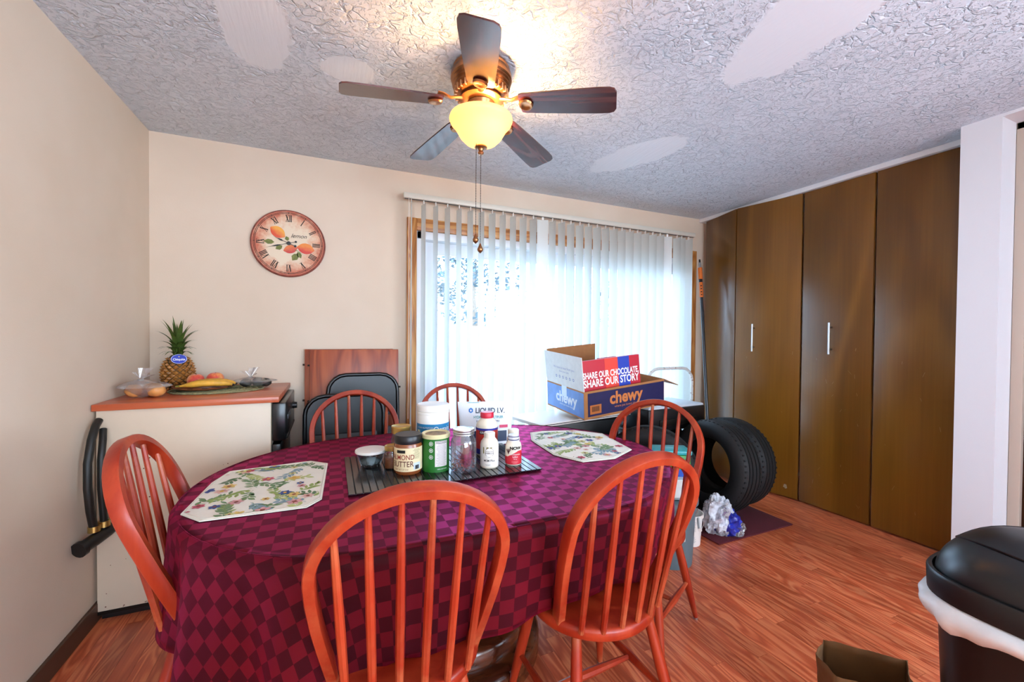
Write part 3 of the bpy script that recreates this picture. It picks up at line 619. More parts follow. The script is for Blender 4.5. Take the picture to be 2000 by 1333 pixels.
# ------------------------------------------------------------------ things on the table
def placemat(pts, label):
    c = Vector((sum(p[0] for p in pts)/len(pts), sum(p[1] for p in pts)/len(pts), TT))
    m = MB().prism([(p[0]-c.x, p[1]-c.y) for p in pts], 0, .003); o = m.build('floral_placemat', FLORAL, None, False); o.location = c
    tag(o, label, 'placemat', 'floral placemats on the tablecloth')
    rng = random.Random(len(pts)); P_ = [(p[0]-c.x, p[1]-c.y) for p in pts]; lay = {}; zk = [0]
    def inside(x, y): return all((P_[i-1][0]-P_[i][0])*(y-P_[i][1])-(P_[i-1][1]-P_[i][1])*(x-P_[i][0]) > -.0 for i in range(len(P_))) or all((P_[i-1][0]-P_[i][0])*(y-P_[i][1])-(P_[i-1][1]-P_[i][1])*(x-P_[i][0]) < .0 for i in range(len(P_)))
    def put(key, vs, z):
        z += zk[0]
        if all(inside(x*1.04, y*1.04) for x, y in vs): lay.setdefault(key, MB()).add([(x, y, .0031+z) for x, y in vs], [tuple(range(len(vs)))])
    def leafp(x, y, a, L, w, key):
        put(key, [(x+L*t_*cos(a)-w*h_*sin(a), y+L*t_*sin(a)+w*h_*cos(a)) for t_, h_ in ((0, 0), (.25, .7), (.5, 1), (.75, .7), (1, 0), (.75, -.7), (.5, -1), (.25, -.7))], .0001)
    LK = ('93a55c', '6d8a60', '7d98a2', 'b5bd74', '5c7a54')
    for k in range(38):                                             # sprigs: a curved stem with leaves in pairs
        x, y, a = rng.uniform(-.2, .2), rng.uniform(-.26, .26), rng.random()*6.3; key = rng.choice(LK); zk[0] = k*1.6e-5
        for j in range(rng.randint(4, 7)):
            x2, y2 = x+.017*cos(a), y+.017*sin(a); put(key, [(x-.0009*sin(a), y+.0009*cos(a)), (x2-.0009*sin(a), y2+.0009*cos(a)), (x2+.0009*sin(a), y2-.0009*cos(a)), (x+.0009*sin(a), y-.0009*cos(a))], .00005)
            for sg in (-1, 1): leafp(x2, y2, a+sg*.75, rng.uniform(.02, .036), rng.uniform(.0045, .008), key)
            x, y = x2, y2; a += rng.uniform(-.2, .35)
    for k in range(34):                                             # blossoms with petals and a centre
        x, y, r = rng.uniform(-.2, .2), rng.uniform(-.26, .26), rng.uniform(.014, .027); key = rng.choice(('d9a0a0', 'c2586c', 'e0c070', '3f5590', 'd8d490', 'cf8a50', 'e2b8ac')); zk[0] = .0007+k*1.6e-5
        for j in range(6): leafp(x, y, j*pi/3+k, r, r*.33, key)
        put('8a4a3a' if k % 3 else 'd8a83a', [(x+r*.28*cos(q*pi/4), y+r*.28*sin(q*pi/4)) for q in range(8)], .0002)
    for key, mb in lay.items(): tag(mb.build('floral_print', pbr('print_'+key, key, .8), o, False), kind='stuff')
    inn = [((p[0]-c.x)*.965, (p[1]-c.y)*.965) for p in pts]
    MB().tube([(x, y, .0036) for x, y in inn], .0012, 6, True).build('stitched_hem', pbr('hem_thread', 'cfc8b8', .8), o)
placemat([(-.392, 1.47), (-.375, 1.74), (-.345, 1.858), (-.07, 1.886), (-.006, 1.825), (-.022, 1.44), (-.063, 1.388), (-.33, 1.396)], 'white floral octagonal placemat at the left end of the table')
placemat([(.985, 1.998), (1.066, 2.008), (1.235, 1.96), (1.335, 1.84), (1.275, 1.528), (1.116, 1.445), (.962, 1.455), (.9, 1.59), (.92, 1.85)], 'white floral octagonal placemat at the right end of the table')
mat_ = thing('slatted_tray_mat', 'black slatted roll-up mat under the jars on the table', 'table mat', (.055, 1.428, TT))
MB().box(.002, .703, .01, .437, 0, .003).build('backing', pbr('mat_backing', '4a5058', .6), mat_, False)
slm2 = MB().rbox(0, .0212, 0, .445, .003, .0075, .0012, 1).mesh('slat', pbr('black_gloss_slat', '0c0d10', .25, coat=.3))
for i in range(30): o = link('slat', slm2, mat_); o.location = (.0012+i*.02345, 0, 0)
MT = TT+.0075
CAMA = lambda x, y: atan2(-y, -x)            # bearing from a point on the table towards the viewer
def jar(name, label, cat, x, y, z, parts, group=None):
    t = thing(name, label, cat, (x, y, z), 0, group)
    for nm, prof, mat in parts: MB().lathe(prof, 36).build(nm, mat, t)
    return t
def lettering(par, body, size, R, a, z, mat, bold=0, sx=1, shear=0, name='lettering', align='CENTER'):
    return wrap(text(body, size, align, shear, bold, sx), R, a, z).build(name, mat, par, False)
def lines(par, R, a, w, z0, z1, n, mat, h=.0012, name='fine_print', seed=1):
    rng = random.Random(seed); m = MB()
    for i in range(n):
        z = z0+(z1-z0)*i/max(1, n-1); ww = w*rng.uniform(.55, 1); g = patch(R, a+(w-ww)/2/R*0, ww, z, z+h, 4); m.add(g.v, g.f)
    return m.build(name, mat, par, False)
def solid(name, col, rough=.45): return pbr(name, col, rough)
# glass bowl with white lid
x, y = .150, 1.72
t = jar('lidded_glass_bowl', 'small clear glass bowl with white plastic lid on the black mat', 'bowl', x, y, MT,
        [('bowl', [(0, 0), (.034, 0), (.038, .003), (.047, .03), (.054, .056), (.052, .056), (.045, .03), (.036, .006), (0, .005)], GLASS),
         ('lid', [(0, .064), (.05, .065), (.059, .063), (.06, .058), (.059, .054), (.055, .055), (0, .06)], WHITE)])
MB().blob((0, 0, .016), (.034, .034, .012), 4, .4, 8, 20).build('contents', pbr('white_paste', 'e8e4dc', .7), t)
# two small quilted jars with gold lids
def gold_jar(x, y, h, r, label):
    t = jar('small_glass_jar', label, 'jar', x, y, MT, [('glass_body', [(0, 0), (r*.9, 0), (r, .006), (r, h*.62), (r*.84, h*.78), (r*.84, h*.8)], GLASS),
        ('contents', [(0, .004), (r*.9, .005), (r*.93, h*.5), (0, h*.52)], pbr('jar_filling_amber', '8a4a22', .5, var=.3, vscale=60))])
    lid = MB().lathe([(r*.92, h*.8), (r*.95, h*.82), (r*.93, h*.86), (r*.96, h*.9), (r*.95, h*.985), (r*.9, h), (r*.82, h*.985), (0, h*.985)], 36).build('lid', GOLD, t)
gold_jar(.268, 1.735, .145, .041, 'taller gold-lidded glass jar behind the almond butter')
gold_jar(.222, 1.655, .088, .03, 'short gold-lidded glass jar beside the almond butter')
# almond butter
x, y = .272, 1.59; a = CAMA(x, y); R = .0515
t = jar('nut_butter_jar', 'brown jar of almond butter with black lid and cream label', 'jar', x, y, MT,
        [('jar_body', [(0, 0), (.046, 0), (R-.001, .006), (R, .02), (R, .105), (.047, .115), (0, .115)], pbr('almond_butter', '8a4a25', .25, var=.15, vscale=30, coat=.3)),
         ('lid', [(.046, .112), (.0505, .113), (.051, .116), (.051, .139), (.048, .143), (0, .1425)], pbr('dark_lid', '0d0f14', .35))])
lb = patch(R+.0006, a, .155, .014, .1, 24).build('label_sheet', solid('cream_label', 'e6d3a8', .55), t)
R2 = R+.0014
lettering(lb, 'ALMOND', .026, R2, a-.42, .066, solid('red_brown_ink', '8c2f1c'), .0002, .82)
lettering(lb, 'BUTTER', .029, R2, a-.42, .041, solid('dark_red_ink', '5c1f14'), .0002, .82)
wp_ = patch(R2, a-.52, .034, .082, .093).build('brand_block', INKB, lb, False)
lettering(lb, 'NET WT 27 OZ', .008, R2, a-.5, .022, solid('red_brown_ink', ''), 0)
lines(lb, R2, a+.62, .034, .06, .094, 9, solid('olive_ink', '6b6a3a'), .0011, seed=3)
patch(R2, a+.66, .03, .02, .045).build('barcode_panel', solid('pale_blue', 'c8d4dc'), lb)
for i in range(9): patch(R2+.0006, a+.52+i*.034, .0011 if i % 3 else .002, .021, .036, 1).build('barcode_bar', INKB, lb, False)
# green can
x, y = .376, 1.584; a = CAMA(x, y); R = .0515
t = jar('green_canister', 'green cardboard canister with cream plastic lid', 'canister', x, y, MT,
        [('can_body', [(0, 0), (R, 0), (R, .128), (0, .128)], solid('green_carton', '1c6b20', .5)),
         ('lid', [(R, .124), (R+.003, .125), (R+.0035, .138), (R, .141), (R-.005, .139), (R-.008, .1355), (0, .1355)], solid('cream_lid', 'd9cf9f', .4))])
fp = patch(R+.0006, a+.42, .05, .022, .118, 12).build('facts_panel', solid('facts_white', 'e2dad6', .6), t)
lines(fp, R+.0014, a+.42, .045, .026, .106, 26, solid('facts_ink', '8d7f80'), .0009, seed=9); lines(fp, R+.0014, a+.42, .046, .109, .114, 2, INKB, .002, seed=2)
for z in (.108, .083, .058):
    c = MB().lathe([(.0062, 0), (.0078, 0)], 22); wrap(warp(c, lambda x, y, z_: (x, y, 0)), R+.001, a-.35, z).build('round_icon', INKW, t, False)
    g = MB().box(-.0014, .0014, -.004, .004, 0, 0).box(-.0035, .0035, -.0008, .0012, 0, 0); wrap(g, R+.001, a-.35, z).build('icon_mark', INKW, t, False)
lettering(t, '100% NATURAL', .006, R+.001, a+.5, .012, INKW)
top = MB().lathe([(0, .1362), (R-.011, .1362)], 36).build('printed_disc', pbr('printed_salad', '8a6a3c', .5, var=.6, vscale=45), t)
# blue and white collagen tub
x, y = .412, 1.79; a = CAMA(x, y); R = .068
t = jar('collagen_tub', 'large white tub with blue wraparound label behind the green canister', 'tub', x, y, TT+.0075,
        [('tub_body', [(0, 0), (R-.004, 0), (R, .006), (R, .172), (R-.003, .18), (0, .18)], WHITE),
         ('lid', [(R-.002, .178), (R+.001, .179), (R+.001, .187), (R-.001, .189), (R+.0015, .192), (R+.0015, .214), (R-.003, .218), (R-.008, .2165), (0, .2165)], WHITE)])
lb = patch(R+.0006, a, .3, .008, .14, 40).build('label_sheet', solid('bright_blue_label', '1f7fb4', .45), t)
R2 = R+.0015
lettering(lb, 'Orgain', .03, R2, a+.62, .118, INKW, .0001); lettering(lb, 'COLLAGEN', .03, R2, a+.78, .092, INKW, 0, .85); lettering(lb, 'CLEAN NUTRITION', .009, R2, a-.55, .125, INKW)
lines(lb, R2, a-.3, .04, .086, .108, 4, INKW, .001, seed=5); patch(R2, a-1.02, .02, .03, .115).build('side_panel', solid('pale_green_panel', 'cfd8b8'), lb)
patch(R2, a-.25, .036, .112, .117).build('badge_strip', solid('teal_strip', '1b5f86'), lb)
# mason jar
x, y = .470, 1.528; a = CAMA(x, y); R = .049
t = jar('mason_jar', 'clear glass mason jar with silver lid and dried red flakes', 'jar', x, y, MT,
        [('glass_body', [(0, 0), (.042, 0), (R-.002, .005), (R, .015), (R, .108), (R-.004, .122), (.037, .134), (.036, .142)], glassy('quilted_glass', 'f2f2f6', .3, .05, .05, 'c9c6dc')),
         ('lid_band', [(.038, .138), (.041, .139), (.0395, .143), (.0415, .147), (.04, .151), (.0415, .155), (.04, .16), (.034, .1605), (.034, .159)], SILV),
         ('lid_disc', [(0, .1592), (.036, .1592)], pbr('lid_disc', 'aebfd0', .25, .8))])
fk = MB(); rng = random.Random(5)
for i in range(420):
    r = .043*sqrt(rng.random()); b = rng.random()*6.3; zz = .006+rng.random()*(.045+.022*noise.noise(Vector((r*30*cos(b), r*30*sin(b), 1)))); s_ = rng.uniform(.002, .0045)
    fk.add([(-s_, 0, 0), (0, -s_*.6, .001), (s_, 0, -.001), (0, s_*.6, .001)], [(0, 1, 2, 3)], T(r*cos(b), r*sin(b), zz) @ Rz(rng.random()*6) @ Rx(rng.random()*3))
tag(fk.build('dried_flakes', pbr('chili_flake', 'a8401c', .5, var=.5, vscale=200), t, False), kind='stuff')
MB().blob((.012, .0, .05), (.02, .018, .045), 2, .3, 6, 16).build('dried_pod', pbr('dried_red_pod', '7a1d14', .4, var=.4, vscale=60), t)
# red capped bottle
x, y = .628, 1.70; a = CAMA(x, y); R = .047
t = jar('red_capped_bottle', 'large white supplement bottle with red cap and red label', 'bottle', x, y, MT,
        [('bottle_body', [(0, 0), (R-.004, 0), (R, .006), (R, .125), (R-.004, .138), (R-.016, .15), (.026, .157), (.026, .162), (0, .162)], solid('ivory_plastic', 'e9dfca', .35)),
         ('cap', [(.026, .158), (.0285, .159), (.029, .162), (.029, .179), (.026, .183), (0, .1825)], solid('red_cap', 'c8203c', .35))])
lb = patch(R+.0006, a, .24, .008, .118, 30).build('label_sheet', solid('red_label', 'c9352a', .45), t)
patch(R+.0013, a, .238, .11, .119, 30).build('blue_band', solid('royal_blue', '2a2f8f'), lb); patch(R+.0013, a, .238, .008, .03, 30).build('blue_band', solid('royal_blue', ''), lb)
patch(R+.0018, a-.1, .06, .094, .109, 14).build('brand_block', INKB, lb); lettering(lb, 'KIRKLAND', .0125, R+.0026, a-.08, .1015, INKW, .0002, .9)
# MSM bottle
x, y = .577, 1.532; a = CAMA(x, y); R = .036
t = jar('white_supplement_bottle', 'white supplement bottle with hexagon emblem in front on the mat', 'bottle', x, y, MT,
        [('bottle_body', [(0, 0), (R-.004, 0), (R, .005), (R, .088), (R-.003, .1), (R-.012, .112), (.0205, .116), (0, .116)], solid('cream_plastic', 'ece2cf', .32)),
         ('cap', [(.02, .114), (.0218, .115), (.022, .133), (.0195, .136), (0, .1355)], solid('cream_plastic', ''))])
lb = patch(R+.0005, a, .1, .01, .085, 20).build('label_sheet', solid('paper_white', 'ece6dc', .5), t); R2 = R+.0011
tri = MB().add([(-.026, .022, 0), (-.008, .022, 0), (.008, .022, 0), (.026, .022, 0), (.006, .01, 0), (-.01, .003, 0), (-.026, -.004, 0)], [(0, 6, 5, 1), (1, 5, 4, 2), (2, 4, 3)]); wrap(tri, R2, a, .062).build('olive_corner', solid('olive_print', '7c6f1e'), lb, False)
hx = MB().prism([(.0195*cos(pi/6+k*pi/3), .019*sin(pi/6+k*pi/3)) for k in range(6)], 0, 0); hx.f = hx.f[:1]
hexm = MB().grid(lambda u, v: (-.017+.034*u, (-.0095-.0095*(1-abs(2*u-1)))*(1-2*v), 0), 8, 1); wrap(hexm, R2+.0006, a, .064).build('emblem_hexagon', solid('emblem_white', 'f4f0ea'), lb, False)
ho = MB()
for k in range(6):
    p0 = Vector((.0175*cos(pi/2+k*pi/3), .019*sin(pi/2+k*pi/3), 0)); p1 = Vector((.0175*cos(pi/2+(k+1)*pi/3), .019*sin(pi/2+(k+1)*pi/3), 0)); n_ = (p0+p1).normalized()*.0005
    ho.add([p0+n_, p1+n_, p1-n_, p0-n_], [(0, 1, 2, 3)])
wrap(ho, R2+.0012, a, .064).build('emblem_outline', solid('brown_ink', '5c4638'), lb, False)
lettering(lb, 'PHYSICIAN', .0058, R2+.0014, a, .067, solid('brown_ink', '')); lettering(lb, 'FORMULAS', .0068, R2+.0014, a, .0605, solid('brown_ink', ''), .0001)
lettering(lb, 'MSM Plus', .0115, R2, a, .032, INKB, .0001); lines(lb, R2, a-.15, .022, .0135, .0165, 2, solid('brown_ink', ''), .0008)
# NOW bottle
x, y = .678, 1.527; a = CAMA(x, y); R = .0325
t = jar('red_label_bottle', 'short white supplement bottle with red label and blue-ringed cap', 'bottle', x, y, MT,
        [('bottle_body', [(0, 0), (R-.004, 0), (R, .005), (R, .074), (R-.003, .085), (R-.011, .094), (.02, .097), (0, .097)], solid('cream_plastic', '')),
         ('cap', [(.02, .095), (.0222, .096), (.0222, .115), (.02, .118), (0, .1175)], solid('silver_white', 'd5d5dc', .3))])
for z in (.0985, .111): MB().lathe([(.0221, z), (.0227, z), (.0227, z+.003), (.0221, z+.003)], 30).build('cap_ring', solid('navy_ring', '1a1f5c'), t)
g = MB().grid(lambda u, v: (-.05+.1*u, .006+v*(.03+.024*min(1, max(0, (u-.25)*2.2)))-.0, 0), 20, 1); wrap(g, R+.0006, a, 0).build('label_sheet', solid('crimson_label', 'd3283a', .45), t, True)
lettering(t, 'NOW', .0165, R+.0012, a+.28, .0695, INKB, .0008, 1.1); lettering(t, 'Glucosamine', .0085, R+.0016, a+.22, .046, INKW); lettering(t, 'Sulfate', .0085, R+.0016, a+.22, .036, INKW); lettering(t, '750 mg', .005, R+.0016, a+.22, .0275, INKW)
lines(t, R+.0016, a+.2, .03, .011, .018, 3, solid('salmon_ink', 'f0a0a0'), .0009)
sp = MB()
for k in range(9):
    b_ = 1.0+k*.16; sp.tube([(-.014, .046, 0), (-.014+.012*cos(b_)*.6, .046+.012*sin(b_), 0), (-.014+.022*cos(b_), .046+.017*sin(b_)+.004, 0)], .0007, 5)
wrap(warp(sp, lambda x, y, z: (x, y, 0)), R+.0014, a-.2, 0).build('sprig_print', solid('maroon_ink', '5a1420'), t, False)
# little bottle behind
x, y = .712, 1.605; R = .027
t = jar('small_white_bottle', 'small white-capped bottle mostly hidden behind the red label bottle', 'bottle', x, y, MT,
        [('bottle_body', [(0, 0), (R-.003, 0), (R, .005), (R, .085), (R-.008, .097), (0, .1)], solid('cream_plastic', '')), ('cap', [(.019, .097), (.0235, .098), (.0235, .118), (.021, .121), (0, .1205)], solid('cream_plastic', ''))])
patch(R+.0005, CAMA(x, y), .08, .02, .075).build('label_sheet', solid('teal_label', '1f8f8a'), t)
# drink mix pouch
px, py = .692, 1.89; a = CAMA(px, py)+pi/2+.04
t = thing('drink_mix_pouch', 'white stand-up pouch with blue drop logo behind the bottles', 'pouch', (px, py, TT+.0025), a)
def pouch(u, v):
    w = .118+.018*v; d = .034*(1-v**1.6)+.0012; th = 2*pi*u; return (w*cos(th)*(1 if abs(cos(th)) < .98 else 1), d*sin(th)*(1+.08*sin(5*th)*(1-v)), .2*v-.008*(v**8)*abs(cos(th))*0)
m = MB().grid(pouch, 40, 14, None, True); m.f.append(tuple(range(40))[::-1]); n0 = 14*40; m.f.append(tuple(range(n0, n0+40)))
m.build('pouch_body', pbr('white_foil', 'dfe3ea', .35, bump=.15, bscale=18, bdist=.01), t)
def onpouch(mb, x, z, nm, mat):     # printed on the face turned to the viewer
    def f(X, Y, Z):
        zz = z+Y; v = zz/.2; w = .118+.018*v; d = .034*(1-v**1.6)+.0012; xx = x+X; return (xx, -(d*sqrt(max(0, 1-(xx/w)**2))*1.1+.0012), zz)
    return warp(mb, f).build(nm, mat, t, False)
NAVY = solid('navy_print', '14304f'); TEAL = solid('teal_print', '1d8f96')
onpouch(text('LIQUID I.V.', .034, bold=.0007, sx=.86), .02, .158, 'lettering', NAVY); onpouch(text('HYDRATION MULTIPLIER', .0175, bold=.0002, sx=.72), .012, .128, 'lettering', TEAL)
onpouch(text('ELECTROLYTE DRINK MIX', .012, sx=.8), .01, .11, 'lettering', NAVY)
hxx = MB().grid(lambda u, v: (.0115*cos(pi/6+2*pi*u)*v, .0125*sin(pi/6+2*pi*u)*v, 0), 6, 1); onpouch(hxx, -.072, .16, 'logo_hexagon', solid('logo_blue', '2a78c8'))
dr = MB().grid(lambda u, v: (.0042*cos(2*pi*u)*v*(1-.6*max(0, sin(2*pi*u))), (.0065 if sin(2*pi*u) > 0 else .0042)*sin(2*pi*u)*v, 0), 16, 1)
o_ = onpouch(dr, -.072, .159, 'logo_drop', INKW); o_.location.y = -.0012
onpouch(MB().grid(lambda u, v: (-.02+.04*u, -.007+.014*v, 0), 6, 1), .085, .085, 'flavour_badge', solid('pink_badge', 'c8285a'))
onpouch(MB().grid(lambda u, v: (-.1+.2*u, -.025+.05*v, 0), 20, 3), 0, .04, 'base_print', NAVY)
onpouch(MB().grid(lambda u, v: (-.028+.056*u, -.0012+.0024*v, 0), 6, 1), -.06, .196, 'tear_strip', TEAL)

# ------------------------------------------------------------------ portable dishwasher and what lies on it
dw = thing('portable_dishwasher', 'cream portable dishwasher with wood top standing in the corner', 'dishwasher', (0, 0, 0))
WT = .967
MB().rbox(-.94, -.27, 2.40, 2.985, .03, .938, .004).build('body', PANELW, dw)
MB().rbox(-.947, -.232, 2.378, 3.03, .938, WT, .003).build('worktop', TOPW, dw)
MB().box(-.93, -.29, 2.42, 2.97, .0, .03).build('kick_base', BLACK, dw, False)
MB().rbox(-.268, -.228, 2.415, 2.97, .1, .72, .006).build('door', BLKM, dw)
cp = MB().rbox(-.268, -.205, 2.415, 2.97, .735, .93, .008).build('control_panel', BLKM, dw)
MB().tube([(-.205, 2.84, .85), (-.182, 2.84, .85)], [.022, .018], 16).build('knob', BLACK, cp)
for k in range(3): MB().rbox(-.207, -.2, 2.5+k*.06, 2.54+k*.06, .83, .855, .002).build('button', pbr('grey_button', '3a3d42', .4), cp)
MB().rbox(-.25, -.2, 2.46, 2.92, .735, .75, .004).build('latch', DARKM, cp)
MB().box(-.94, -.27, 2.3985, 2.4005, .03, .045).build('bottom_edge', DARKM, dw, False)
st = MB(); rng = random.Random(2)
for k in range(46):
    xx = rng.uniform(-.92, -.45); zz = .05+rng.random()**3*.7; s_ = rng.uniform(.0012, .0035); st.lathe([(0, 0), (s_, 0)], 7, T(xx, 2.3994, zz) @ Rx(pi/2))
tag(st.build('rust_specks', pbr('rust', '6a3a1e', .8), dw, False), kind='stuff')
hose = thing('drain_hose', 'black dishwasher hose with faucet coupling hanging by the left wall', 'hose', (0, 0, 0))
MB().tube([(-.918, 2.372, .9), (-.917, 2.34, .88), (-.915, 2.3, .83), (-.915, 2.27, .74), (-.912, 2.262, .64), (-.91, 2.275, .54), (-.908, 2.30, .45)], .0145, 12).build('fill_tube', pbr('hose_rubber', '14130f', .5), hose)
MB().tube([(-.905, 2.374, .86), (-.895, 2.345, .82), (-.89, 2.315, .74), (-.888, 2.31, .62), (-.888, 2.325, .52), (-.888, 2.335, .44)], .013, 12).build('drain_tube', pbr('hose_rubber', ''), hose)
cpl = MB().tube([(-.92, 2.235, .405), (-.9, 2.29, .413), (-.88, 2.345, .42), (-.868, 2.38, .428)], [.026, .027, .023, .02], 14); cpl.tube([(-.926, 2.222, .402), (-.919, 2.238, .405)], .032, 14); cpl.build('faucet_coupling', BLACK, hose)
for p in ((-.908, 2.3, .455), (-.888, 2.334, .46)): MB().lathe([(.0155, -.012), (.0205, -.012), (.0205, .012), (.0155, .012)], 14, T(*p)).build('clamp', GOLD, hose)
# round woven mat, wooden plate
t = thing('woven_mat', 'round braided mat under the fruit on the dishwasher top', 'mat', (-.565, 2.755, WT))
for k in range(7):
    r = .03+k*.024; MB().tube([(r*cos(q*pi/24)*1.25, r*sin(q*pi/24), .004+.0015*(q % 2)) for q in range(48)], (.0042), 6, True).build('braid', pbr('straw_braid', '8a8660', .85, var=.4, vscale=90), t)
MB().lathe([(0, 0), (.17, 0), (.17, .002), (0, .002)], 40, Matrix.Diagonal((1.25, 1, 1, 1))).build('backing', pbr('straw_backing', '77734f', .9), t)
WP_ = .0095+WT
t = thing('wooden_plate', 'shallow wooden plate under the peaches and bananas', 'plate', (-.625, 2.75, WP_))
MB().lathe([(0, 0), (.09, 0), (.135, .012), (.14, .018), (.134, .019), (.088, .007), (0, .006)], 40).build('plate_body', wood('acacia', '5c2c18', '8a4a2a', 'a8663c', 'X', 1, .4, .1), t)
rimm = MB()
for k in range(14): a = k*2*pi/14; rimm.rbox(.128, .1415, -.012, .012, .0165, .0195, .001, 1, Rz(a))
rimm.build('rim_inlay', pbr('inlay_dark', '3d1a10', .5), t)
def peach(x, y, r, seed, label):
    m = MB(); mm = NT('peach_skin'); vv = mm.coord(); mm.link(mm.ramp(mm.math('ADD', mm.math('MULTIPLY', mm.noise(vv, 26, 4, .6), .9), mm.math('MULTIPLY', mm.noise(vv, 5, 2), .3)), [(.38, 'b8262c'), (.55, 'd64a38'), (.72, 'e69a52')]), mm.b.inputs['Base Color']); mm.b.inputs['Roughness'].default_value = .45; mm.b.inputs['Sheen Weight'].default_value = .2
    def fn(u, w):
        th = pi*w; a = 2*pi*u; cr = .07*math.exp(-((a-4.4)**2)*6)*sin(th); k = r*(1-cr-.22*math.exp(-(th/.35)**2)); return (k*sin(th)*cos(a), k*sin(th)*sin(a), r+k*cos(th)*.94)
    t = thing('peach', label, 'peach', (x, y, WP_+.0065), seed, 'peaches on the plate'); m.grid(fn, 28, 16, None, True).build('fruit', mm.m, t)
    MB().tube([(0, 0, r*1.72), (.002, 0, r*1.84)], .002, 6).build('stem', BRN, t)
peach(-.672, 2.785, .04, .4, 'red peach on the left of the plate next to the pineapple'); peach(-.585, 2.8, .043, 2.2, 'red and orange peach on the right of the plate')
def banana(p, label, seed):
    t = thing('banana', label, 'banana', (0, 0, 0), group='bananas on the plate'); n = len(p); r = [.005, .008, .0165, .0185, .0185, .017, .010, .006]
    MB().tube(p, r, 6).build('peel', pbr('banana_peel', 'd9a238', .5, var=.18, vscale=30), t, True, None, 75)
    MB().tube([p[-1], Vector(p[-1])+(Vector(p[-1])-Vector(p[-2])).normalized()*.009], [.006, .005], 6).build('blossom_tip', INKB, t); MB().tube([Vector(p[0])+(Vector(p[0])-Vector(p[1])).normalized()*.02, p[0]], [.005, .005], 6).build('stalk', pbr('banana_stalk', '8a7a30', .6), t)
zb = WP_+.028
banana([(-.708, 2.655, zb+.002), (-.69, 2.65, zb+.004), (-.655, 2.645, zb+.01), (-.61, 2.645, zb+.015), (-.565, 2.65, zb+.015), (-.525, 2.66, zb+.011), (-.495, 2.672, zb+.004), (-.485, 2.677, zb)], 'ripe banana lying nearest the viewer on the plate', 1)
banana([(-.7, 2.69, zb+.0), (-.68, 2.688, zb+.006), (-.645, 2.687, zb+.012), (-.6, 2.688, zb+.016), (-.555, 2.694, zb+.016), (-.515, 2.705, zb+.011), (-.487, 2.717, zb+.006), (-.478, 2.722, zb+.002)], 'ripe banana lying behind the other banana, touching the peaches', 2)
# pineapple
PX, PY = -.775, 2.875
pa = thing('pineapple', 'ripe pineapple with green crown and blue tag in the corner', 'pineapple', (PX, PY, WT+.0005))
def prad(z): u = z/.19; return .073*(sin(pi*min(1, max(0, .13+.8*u)))**.55)
MB().lathe([(0, 0)]+[(prad(.19*i/14)*.95, .19*i/14) for i in range(15)]+[(0, .19)], 30).build('flesh_core', pbr('pineapple_skin', '2a2410', .6, var=.4, vscale=60), pa)
ey = MB(); rng = random.Random(4); ga = 2*pi/13
for rI in range(12):
    for c_ in range(13):
        a = (c_+.5*(rI % 2))*ga; z = .008+rI*.0148; r = prad(z); s_ = r*.215
        M = T(r*.96*cos(a), r*.96*sin(a), z) @ Rz(a) @ Ry(radians(90-(z-.09)*420*.0))
        ey.add([(-s_*.9, 0, 0), (0, -s_, 0), (s_*.9, 0, 0), (0, s_, 0), (-s_*.35, -s_*.4, .006), (s_*.35, -s_*.4, .006), (s_*.35, s_*.4, .006), (-s_*.35, s_*.4, .006), (-s_*.2, 0, .014)], [(0, 1, 5, 4), (1, 2, 5), (2, 6, 5), (2, 3, 6), (3, 7, 6), (3, 0, 7), (0, 4, 7), (4, 5, 8), (5, 6, 8), (6, 7, 8), (7, 4, 8)], M)
tag(ey.build('eyes', pbr('pineapple_eye', '9a6426', .5, var=.55, vscale=70), pa, True, None, 20), kind='stuff')
def leafm(L, w, curl):
    def fn(u, v):
        x = (u-.5)*2*w*(1-v**1.7)*(.75+.6*v*(1-v)*2); out = .012+L*v*sin(curl*v); up = L*v*cos(curl*v); return (out-abs(u-.5)*0+((u-.5)*2)**2*.004*(1-v), x, up)
    return MB().grid(fn, 4, 8).mesh('leaf', pbr('pineapple_leaf', '44581e', .5, var=.4, vscale=35))
lms = [leafm(L, w, c_) for L, w, c_ in ((.07, .012, 1.5), (.09, .014, 1.25), (.115, .015, .98), (.14, .015, .7), (.16, .014, .42), (.16, .012, .15))]
for ring_ in range(6):
    for k in range((12, 11, 9, 8, 6, 4)[ring_]):
        o = link('leaf', lms[ring_], pa, T(0, 0, .185+ring_*.011) @ Rz(k*2*pi/(12, 11, 9, 8, 6, 4)[ring_]+ring_*.5+rng.uniform(-.1, .1)) @ Matrix.Scale(rng.uniform(.9, 1.1), 4))
tg = thing('x', '', ''); bpy.data.objects.remove(tg)
ta = CAMA(PX, PY); TM = T(PX*0, 0, .172) @ Rz(ta+pi/2) @ T(.004, -.067, 0) @ Rx(radians(90-14))
tgo = MB().lathe([(0, 0), (.031, 0), (.031, .0008), (0, .0008)], 32, Matrix.Diagonal((1.15, .86, 1, 1))).build('paper_tag', solid('tag_blue', '1230a8', .35), pa, True, TM)
ring_o = MB().lathe([(.0283, .0011), (.0297, .0011)], 36, Matrix.Diagonal((1.15, .86, 1, 1))); ring_o.build('tag_border', INKW, tgo, False)
text('Chiquita', .0165, bold=.0003, sx=.95).build('tag_lettering', INKW, tgo, False, T(0, -.003, .0014)); text('v', .013, bold=.0006).build('tag_figure', solid('tag_yellow', 'd8c22a'), tgo, False, T(0, .013, .0014))
